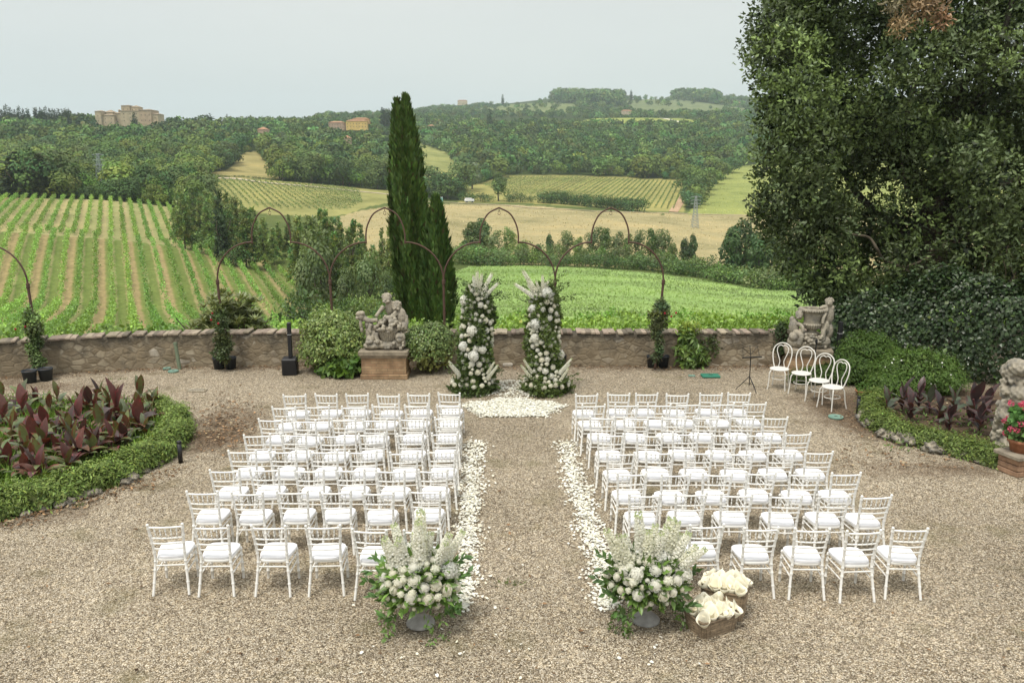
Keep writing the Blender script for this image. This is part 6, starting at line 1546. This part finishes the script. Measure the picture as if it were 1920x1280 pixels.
def rocks():
    def rock(px, py, r, label, grp):
        p = G(px, py); b = MB(); b.ball((0, 0, 0), 1, 36); b_V = b.V[0].astype(float); sd_ = rng.random(3) * 6
        d = unit(b_V); k = 1 + .22 * np.sin(d @ np.array([3.1, 1.7, 2.3]) * 2 + sd_[0]) + .12 * np.sin(d @ np.array([-4, 5, 3.3]) * 2 + sd_[1]) + .10 * np.sin(d @ np.array([9, -7, 8.]) * 1.3 + sd_[2]) + .06 * np.sin(d @ np.array([17, 13, -19.]) + sd_[0]) * np.sin(d @ np.array([-11, 21, 15.])) + .03 * rng.normal(size=len(d))
        b.V[0] = (d * k[:, None] * np.array(r) + [0, 0, r[2] * .45]).astype(np.float32); t_ = rng.uniform(.75, 1.15); b.C[0] = np.broadcast_to(np.float32([.33 * t_, .29 * t_, .225 * t_]), b.C[0].shape)
        o = b.build('edging_rock', M['statue'], None, p, rng.random() * 6); tag(o, label, 'rock', grp)
    for px, py, r in ((320, 862, .13), (305, 872, .12), (282, 886, .10), (258, 902, .15), (246, 908, .12), (190, 926, .11), (176, 930, .12), (158, 936, .10), (140, 944, .12), (124, 948, .12), (92, 956, .09), (60, 966, .08), (340, 848, .10), (350, 828, .08)):
        rock(px - 10, py, (r * .9, r * .75, r * .6), 'pale weathered rock edging the left canna bed', 'rocks edging the left bed')
    for px, py, r in ((1624, 788, .17), (1632, 800, .13), (1655, 818, .11), (1672, 822, .12), (1694, 830, .16), (1712, 833, .12), (1732, 832, .09), (1748, 846, .14), (1764, 848, .10), (1790, 852, .11), (1806, 856, .12), (1842, 868, .10), (1866, 868, .14), (1880, 874, .10)):
        rock(px, py, (r * 1.2, r, r * .8), 'pale mossy rock edging the right canna bed', 'rocks edging the right bed')
rocks()

# ---------------------------------------------------------------- small things in the courtyard
def small_things():
    # black column loudspeakers
    for (px, py), label, x_ in (((544, 702), 'black column loudspeaker on its box left of the large bush', 0), ((1574, 702), 'black column loudspeaker half hidden in the ivy beside the urn', 1)):
        p = G(px, py); p[1] += .2 if x_ else .05; root = thing('column_loudspeaker', label, 'loudspeaker', p, .12)
        b = MB(); b.box((0, 0, .21), (.36, .40, .42), 0, .02); b.build('bass_box', M['black'], root)
        b = MB(); b.box((.02, .02, .86), (.095, .11, .88), 0, .012); b.build('column_top', M['black'], root)
        b = MB(); b.box((.02, .02, 1.0), (.10, .116, .010), 0, .002, (.5, .5, .5)); b.build('joint_line', M['plain'], root)
        b = MB(); b.box((0, -.203, .21), (.30, .006, .34), 0, .002); b.build('grille', M['blackmetal'], root)
    # music stand
    p = G(1404, 732); root = thing('music_stand', 'black folding music stand on a tripod before the wall', 'music stand', p, .35)
    b = MB(); b.tube([(0, 0, .12), (0, 0, .80)], .011, 8); b.build('pole', M['blackmetal'], root)
    for q in range(3):
        a = q * 2.094 + .5; b = MB(); b.tube([(0, 0, .34), (cos(a) * .30, sin(a) * .30, .012)], .009, 6); b.tube([(0, 0, .16), (cos(a) * .14, sin(a) * .14, .19)], .006, 5); b.build('leg', M['blackmetal'], root)
    b = MB(); b.tube([(-.24, -.02, .80), (.26, -.05, .79)], .016, 6); b.tube([(0, 0, .80), (0, .06, 1.05)], .008, 6)
    for sx in (-1, 1):
        b.tube([(0, .01, .84), (sx * .2, .05, 1.02)], .005, 5); b.tube([(sx * .2, .05, 1.02), (sx * .22, -.02, .81)], .005, 5); b.tube([(sx * .2, .05, 1.02), (0, .06, 1.05)], .005, 5)
    b.build('desk', M['blackmetal'], root)
    # thin black stand in front of the urn pedestal
    p = G(1525, 716); root = thing('microphone_stand', 'thin black stand in front of the urn pedestal', 'stand', p)
    b = MB(); b.tube([(0, 0, 0), (0, 0, 1.02)], .014, 6); b.build('pole', M['blackmetal'], root); b = MB(); b.lathe([(0, 0), (.10, 0), (.10, .012), (.02, .025)], 14); b.build('base', M['blackmetal'], root)
    b = MB(); b.box((0, 0, 1.0), (.05, .05, .10), 0, .008); b.build('head', M['black'], root)
    # bollard lights
    for px, py, label in ((339, 868, 'short black bollard light beside the left hedge'), (1608, 778, 'short black bollard light beside the right hedge')):
        root = thing('bollard_light', label, 'light', G(px, py)); b = MB(); b.lathe([(0, 0), (.038, 0), (.038, .36), (0, .36)], 14); b.build('post', M['black'], root)
        b = MB(); b.lathe([(.03, .36), (.03, .385), (0, .385)], 14); b.build('lamp_band', M['blackmetal'], root); b = MB(); b.lathe([(.0, .385), (.044, .385), (.044, .40), (.035, .41), (0, .412)], 14); b.build('cap', M['black'], root)
    # round green lids
    for px, py, r, label in ((313, 692, .10, 'smaller round green lid at the foot of the wall'), (325, 697, .13, 'larger round green lid beside the pipe at the wall'), (1567, 783, .15, 'round green lid in the gravel before the bentwood chairs')):
        root = thing('valve_lid', label, 'lid', G(px, py)); b = MB(); b.lathe([(0, 0), (r, 0), (r, .035), (r * .92, .042), (r * .85, .036), (0, .038)], 28)
        b.build('lid_disc', M['greenlid'], root); b = MB(); b.tube([(-.03, 0, .04), (.03, 0, .04)], .008, 6); b.build('grip', M['iron'], root)
    root = thing('hatch_cover', 'flat green rectangular cover in the gravel before the right wall', 'cover', G(1332, 706), 0); b = MB(); b.box((0, 0, .025), (.44, .28, .05), 0, .012); b.build('panel', principled('green_cover', (.03, .20, .13), .5), root)
    b = MB(); b.box((0, 0, .053), (.10, .03, .008), 0, .002); b.build('grip', M['iron'], root)
    tag(MB().box((0, 0, .012), (.16, .10, .03), 0, .006).build('valve_lid', M['greenlid'], None, G(1297, 705)), 'tiny green cover left of the rectangular one', 'lid')
    # drain grate
    root = thing('drain_grate', 'slotted iron drain grate set in the gravel on the left', 'grate', G(370, 732), .0)
    b = MB()
    for sx in (-1, 1): b.box((sx * .20, 0, .010), (.02, .20, .026), 0, .003, (.45, .4, .3)); b.box((0, sx * .11, .010), (.38, .02, .026), 0, .003, (.45, .4, .3))
    b.build('rim', M['stone'], root); b = MB()
    for q in range(7): b.box((-.165 + q * .055, 0, .012), (.026, .20, .024), 0, .003, (.5, .44, .34))
    b.build('bars', M['stone'], root); b = MB(); b.box((0, 0, .006), (.38, .20, .006), 0, .001); b.build('shaft_shade', M['black'], root)  # flat black sheet stands in for the unlit depth below the slots
    # green pipe standing at the wall
    p = G(337, 692); root = thing('drain_pipe', 'pale green pipe standing against the wall', 'pipe', p); b = MB(); b.tube([(0, 0, 0), (-.07, .03, .66)], .045, 12, (.19, .235, .155)); b.build('pipe_body', M['plain'], root)
    b = MB(); b.tube([(-.066, .03, .62), (-.072, .031, .69)], .052, 12, (.17, .21, .14)); b.build('end_collar', M['plain'], root)
    # terracotta saucer with plant
    root = thing('terracotta_pot', 'shallow terracotta bowl with a small green plant behind the right hedge', 'pot', G(1618, 740)); b = MB(); b.lathe([(0, 0), (.12, 0), (.17, .09), (.18, .09), (.18, .115), (.155, .115), (.14, .09), (0, .09)], 20, (.42, .20, .10)); b.build('bowl', M['terracotta'], root)
    b = MB(); cloud(b, [((0, 0, .16), (.15, .13, .10))], 240, .07, (.12, .22, .05)); b.build('plant', M['leaf'], root)
    # grotto pillar at the right edge
    p = G(1922, 868); p[1] += .5; root = thing('tufa_pillar', 'rough grey tufa stone pillar at the right edge', 'pillar', p)
    r2 = np.random.default_rng(8); balls = [((r2.normal() * .05, r2.normal() * .05, z), (r2.uniform(.20, .30) * (1.15 - .25 * z), .26, .16)) for z in np.linspace(.05, 1.62, 15)]
    for q in range(120): a = r2.random() * 6.28; z = r2.uniform(0, 1.65); balls.append(((cos(a) * (.29 - .06 * z), sin(a) * (.29 - .06 * z), z), r2.uniform(.03, .075)))
    o = sculpt('tufa_body', balls, [], 'statue', root, .022, .012)
    # brick plinth, terracotta pot and pink geranium
    p = G(1926, 896); p[1] += .25; root = thing('brick_plinth', 'stack of old bricks with a stone slab at the right edge', 'plinth', p, .3)
    b = MB()
    for k in range(3):
        for q in range(2): b.box(((q - .5) * .27, 0, .055 + k * .10), (.255, .42, .09), rng.normal() * .03, .012, np.array([.40, .25, .16]) * rng.uniform(.75, 1.1))
    b.build('bricks', M['coping'], root); b = MB(); b.box((0, 0, .35), (.66, .52, .07), 0, .012, (.3, .26, .2)); b.build('slab', M['stone'], root)
    root = thing('geranium_pot', 'terracotta pot of pink geraniums on the brick plinth', 'plant', p + [0, 0, .386]); b = MB(); b.lathe([(0, 0), (.17, 0), (.21, .17), (.235, .17), (.235, .22), (.20, .22), (0, .20)], 22, (.40, .18, .10)); b.build('pot', M['terracotta'], root)
    b = MB(); cloud(b, [((0, 0, .38), (.28, .26, .22)), ((-.12, -.05, .62), (.16, .16, .14))], 900, .09, (.11, .20, .045), .25, .9); b.build('foliage', M['leaf'], root)
    for q in range(26):
        a = rng.uniform(pi * .8, pi * 2.0); z = rng.uniform(.28, .92); rr = .30 * (1 - .35 * abs(z - .5)); c = np.array([cos(a) * rr, sin(a) * rr, z]); m = 34; d = rdir(m); b = MB()
        b.leaves(c + d * .035, unit(np.cross(d, rdir(m)) + d * .3), d, .038, .034, np.clip(np.array([.72, .16, .24]) * lv(m, .25), 0, .9)); b.build('flower_head', M['petal'], root)
    # stray stone by the wall
    b = MB(); b.box((0, 0, .05), (.26, .14, .08), .2, .02, (.45, .41, .34)); tag(b.build('loose_stone', M['stone'], None, G(952, 687)), 'pale loose stone lying at the wall between the flower columns', 'stone')
small_things()

# ---------------------------------------------------------------- far buildings, pylons, lanes
M['farstone'] = attrmat('old_masonry', .95, .35, .3, 0)
M['roof'] = attrmat('roof_tiles', .9, .5, .35, 0)
def hitT(px, py, d0=60, d1=3500):
    ds = np.geomspace(d0, d1, 1500); r = ray(px, py); X = r[0] / r[1] * ds; Zr = H + r[2] / r[1] * ds; q = np.where(Zr <= T(X, ds))[0]
    k = q[0] if len(q) else -1
    return np.array([X[k], ds[k], float(T(X[k], ds[k]))])
def house(root, x0, x1, z0, z1, y0, dep, wall, roofc, rh, nwin, rows, hip=True, wname='window', rz=0):
    b = MB(); b.box(((x0 + x1) / 2, y0 + dep / 2, (z0 + z1) / 2), (x1 - x0, dep, z1 - z0), 0, .02, wall); w = b.build('wall', M['farstone'], root)
    if rh:
        e = .5; i = min((x1 - x0), dep) * .5 if hip else 0; ym = y0 + dep / 2
        V = [(x0 - e, y0 - e, z1), (x1 + e, y0 - e, z1), (x1 + e, y0 + dep + e, z1), (x0 - e, y0 + dep + e, z1), (x0 + i * .9, ym, z1 + rh), (x1 - i * .9, ym, z1 + rh)]
        b = MB(); b.add(V, [[0, 1, 5, 4], [2, 3, 4, 5]], roofc); b.add(V, [[1, 2, 5], [3, 0, 4]], roofc); b.add(V, [[3, 2, 1, 0]], roofc); b.build('roof', M['roof'], root)
    for r in range(rows):
        for q in range(nwin):
            xx = x0 + (x1 - x0) * (q + .5) / nwin; zz = z0 + (z1 - z0) * (.3 + .62 * r / max(1, rows)) + (z1 - z0) * .1
            b = MB(); b.box((xx, y0 - .02, zz), (.6, .2, .9), 0, .01, (.11, .095, .08)); b.build(wname, M['plain'], root)
def far_things():
    # castle
    d = 790; s = F / (d * .968)
    def X(px): return (px - 238) / s
    def Zz(py): return ztop(238, py, d)
    base = np.array([atY(238, 215, d)[0], d, 0.0]); root = thing('castle', 'large old stone castle with a central tower on the left hilltop', 'castle', base)
    st = (.50, .415, .275); st2 = (.45, .37, .245); rf = (.36, .28, .19); zb = Zz(239)
    house(root, X(180), X(191), zb, Zz(209), -2, 14, st, rf, 1.2, 1, 2); house(root, X(191), X(213.5), zb, Zz(216), 0, 12, (.52, .42, .28), rf, 1.6, 2, 2)
    house(root, X(190), X(206), Zz(216), Zz(210), 6, 10, st2, rf, 2.2, 3, 1); house(root, X(211), X(227), zb, Zz(212), 4, 14, st2, rf, 2.0, 2, 1)
    house(root, X(226), X(262), zb, Zz(208), 0, 18, st, rf, 0.8, 3, 3); house(root, X(262), X(284), zb, Zz(206.5), -1, 18, (.45, .345, .23), rf, 1.2, 3, 2); house(root, X(284), X(295), zb, Zz(214), 1, 14, st, rf, 1.2, 1, 2)
    house(root, X(223.5), X(240), Zz(209), Zz(197.5), 5, 13, st2, rf, .8, 2, 1); house(root, X(240), X(254), Zz(209), Zz(200), 6, 11, st, rf, 1.6, 2, 1); house(root, X(215), X(218), Zz(211), Zz(206), 8, 1.6, st2, rf, .8, 1, 1)
    house(root, X(283), X(300), zb - 3, Zz(233), -5, 5, st2, rf, 0, 0, 0)
    def villa(px0, px1, ytop, ybot, d, wall, label, nwin=4, rows=2, rh=1.6, dep=9):
        s = F / (d * .968); c = (px0 + px1) / 2; b0 = np.array([atY(c, ybot, d)[0], d, 0.0]); root = thing('house', label, 'house', b0)
        house(root, (px0 - c) / s, (px1 - c) / s, ztop(c, ybot, d) - 2, ztop(c, ytop, d), 0, dep, wall, (.40, .22, .13), rh, nwin, rows); return root, s, c
    villa(616, 646, 230, 241, 905, (.50, .36, .26), 'pink villa with a low hipped roof, left of the yellow one', 6)
    r, s, c = villa(649, 688, 227, 241, 900, (.70, .50, .17), 'large yellow villa on the wooded ridge left of the cypress', 7)
    house(r, -5, 12, ztop(c, 232, 900), ztop(c, 222.5, 900), 6, 9, (.55, .36, .17), (.42, .23, .13), 1.4, 4, 1)
    villa(483, 500, 243, 249, 720, (.55, .40, .28), 'small red roofed house in the wood left of the villas', 2, 1, 2.2); villa(644, 655, 259, 265, 640, (.5, .38, .27), 'red roofed farmhouse peeping from the wood below the villas', 2, 1, 2)
    villa(802, 816, 236, 242, 1050, (.52, .34, .25), 'pink house among the trees right of the tall cypress', 3, 1, 1.6); villa(1372, 1392, 193, 201, 2100, (.75, .48, .38), 'long pink house on the far ridge beside the oak', 4, 1, 2); villa(1367, 1378, 205, 212, 2000, (.6, .36, .27), 'small reddish house below the long pink one', 2, 1, 2)
    villa(858, 876, 189, 196, 2150, (.6, .5, .36), 'pale villa on the far ridge right of the cypress', 4, 1, 2); villa(1145, 1162, 177, 183, 2350, (.6, .47, .34), 'low house beside the wooded knoll on the far ridge', 3, 1, 2); villa(404, 416, 246, 252, 860, (.66, .6, .52), 'small pale house on the slope right of the castle', 2, 1, 1.6)
    villa(1165, 1185, 208, 213, 1420, (.55, .45, .33), 'low farm building above the pale hill field', 3, 1, 1.8)
    # lattice pylons
    def pylon(px, ytop, ybot, d, label, w=3.2):
        p = onT(px, d); zt = ztop(px, ytop, d) - p[2]; root = thing('lattice_pylon', label, 'pylon', p); b = MB(); q = lambda z: w / 2 * (1 - .82 * z / zt)
        for sx in (-1, 1):
            for sy in (-1, 1): b.tube([(sx * w / 2, sy * w / 2, -.5), (sx * q(zt), sy * q(zt), zt)], .09, 4, (.3, .36, .36))
        n = 11
        for i in range(n):
            z0, z1 = zt * i / n, zt * (i + 1) / n
            for sy in (-1, 1): b.tube([(-q(z0), sy * q(z0), z0), (q(z1), sy * q(z1), z1)], .06, 4); b.tube([(q(z0), sy * q(z0), z0), (-q(z1), sy * q(z1), z1)], .06, 4)
        b.build('lattice', M['metalgrey'], root)
        for k, z in enumerate((.97, .86, .75)):
            b = MB(); b.tube([(-2.0, 0, zt * z), (0, 0, zt * z + .4), (2.0, 0, zt * z)], .08, 4); b.build('cross_arm', M['metalgrey'], root)
    pylon(198, 288, 350, 300, 'grey lattice pylon before the castle wood'); pylon(1302, 368, 440, 330, 'thin grey lattice pylon in the dry field', 2.6)
    # lanes draped on the land
    def lane(pts, w, col, dmin=60):
        q = curve(np.array([hitT(*a, d0=dmin) for a in pts]), 14); t = unit(np.gradient(q, axis=0) * [1, 1, 0]); nn = np.stack([t[:, 1], -t[:, 0], 0 * t[:, 0]], -1)
        P = np.stack([q + nn * w * k for k in (-.5, -.17, .17, .5)], 1); P[..., 2] = T(P[..., 0], P[..., 1]) + .22
        b = MB(); b.grid(P, col); me = b.mesh('dirt_track', M['track']); tag(link('dirt_track', me), kind='structure')
    M['track'] = attrmat('track_dust', 1, .4, .3, 0)
    pale = (.58, .49, .36)
    lane([(388, 318), (384, 328), (400, 334), (480, 341), (600, 352), (700, 362), (745, 367)], 3.4, pale, 270); lane([(790, 378), (860, 381), (940, 385), (1010, 391), (1110, 396), (1200, 399), (1280, 401), (1400, 404), (1500, 406)], 2.6, (.52, .42, .27), 300)
    lane([(1262, 398), (1272, 384), (1284, 366)], 4.5, (.46, .31, .19), 300); lane([(1240, 222), (1262, 226), (1282, 231), (1298, 237)], 7, (.72, .66, .55), 1000)
    # vehicles parked on the lane
    p = hitT(880, 381, d0=300); root = thing('parked_van', 'tiny white van parked on the lane below the willows', 'van', p + [0, 0, .25], .3)
    b = MB(); b.box((0, 0, 1.05), (4.6, 1.9, 1.3), 0, .25, (.8, .8, .8)); b.box((-.4, 0, 1.85), (3.0, 1.7, .6), 0, .2, (.75, .75, .76)); b.build('body', M['plain'], root)
    for sx in (-1, 1):
        for sy in (-1, 1): b = MB(); b.tube([(sx * 1.4, sy * .95, .35), (sx * 1.4, sy * .75, .35)], .35, 12, (.02, .02, .02)); b.build('wheel', M['plain'], root)
    b = MB(); b.box((1.25, 0, 1.75), (.5, 1.5, .4), 0, .1, (.05, .06, .07)); b.build('windscreen', M['plain'], root)
    p = hitT(828, 380, d0=300); root = thing('portable_toilet', 'tiny turquoise cabin by the lane right of the cypress', 'cabin', p + [0, 0, .2]); b = MB(); b.box((0, 0, 1.1), (1.2, 1.2, 2.2), 0, .05, (.25, .55, .5)); b.build('cabin_body', M['plain'], root)
    b = MB(); b.box((0, 0, 2.28), (1.3, 1.3, .14), 0, .05, (.75, .78, .76)); b.build('roof', M['plain'], root)
far_things()

# ---------------------------------------------------------------- the air between
def haze():
    b = MB(); b.box((-150, 2350, 130), (6600, 5100, 420), 0, 0.001)
    m = bpy.data.materials.new('haze'); m.use_nodes = True; t = m.node_tree; t.nodes.clear()
    o = N(t, 'ShaderNodeOutputMaterial'); v = N(t, 'ShaderNodeVolumePrincipled', ins={'Density': .000135, 'Anisotropy': .2})
    v.inputs['Color'].default_value = (.80, .93, 1.0, 1)
    t.links.new(v.outputs[0], o.inputs['Volume'])
    tag(b.build('haze', m), kind='stuff')
haze()
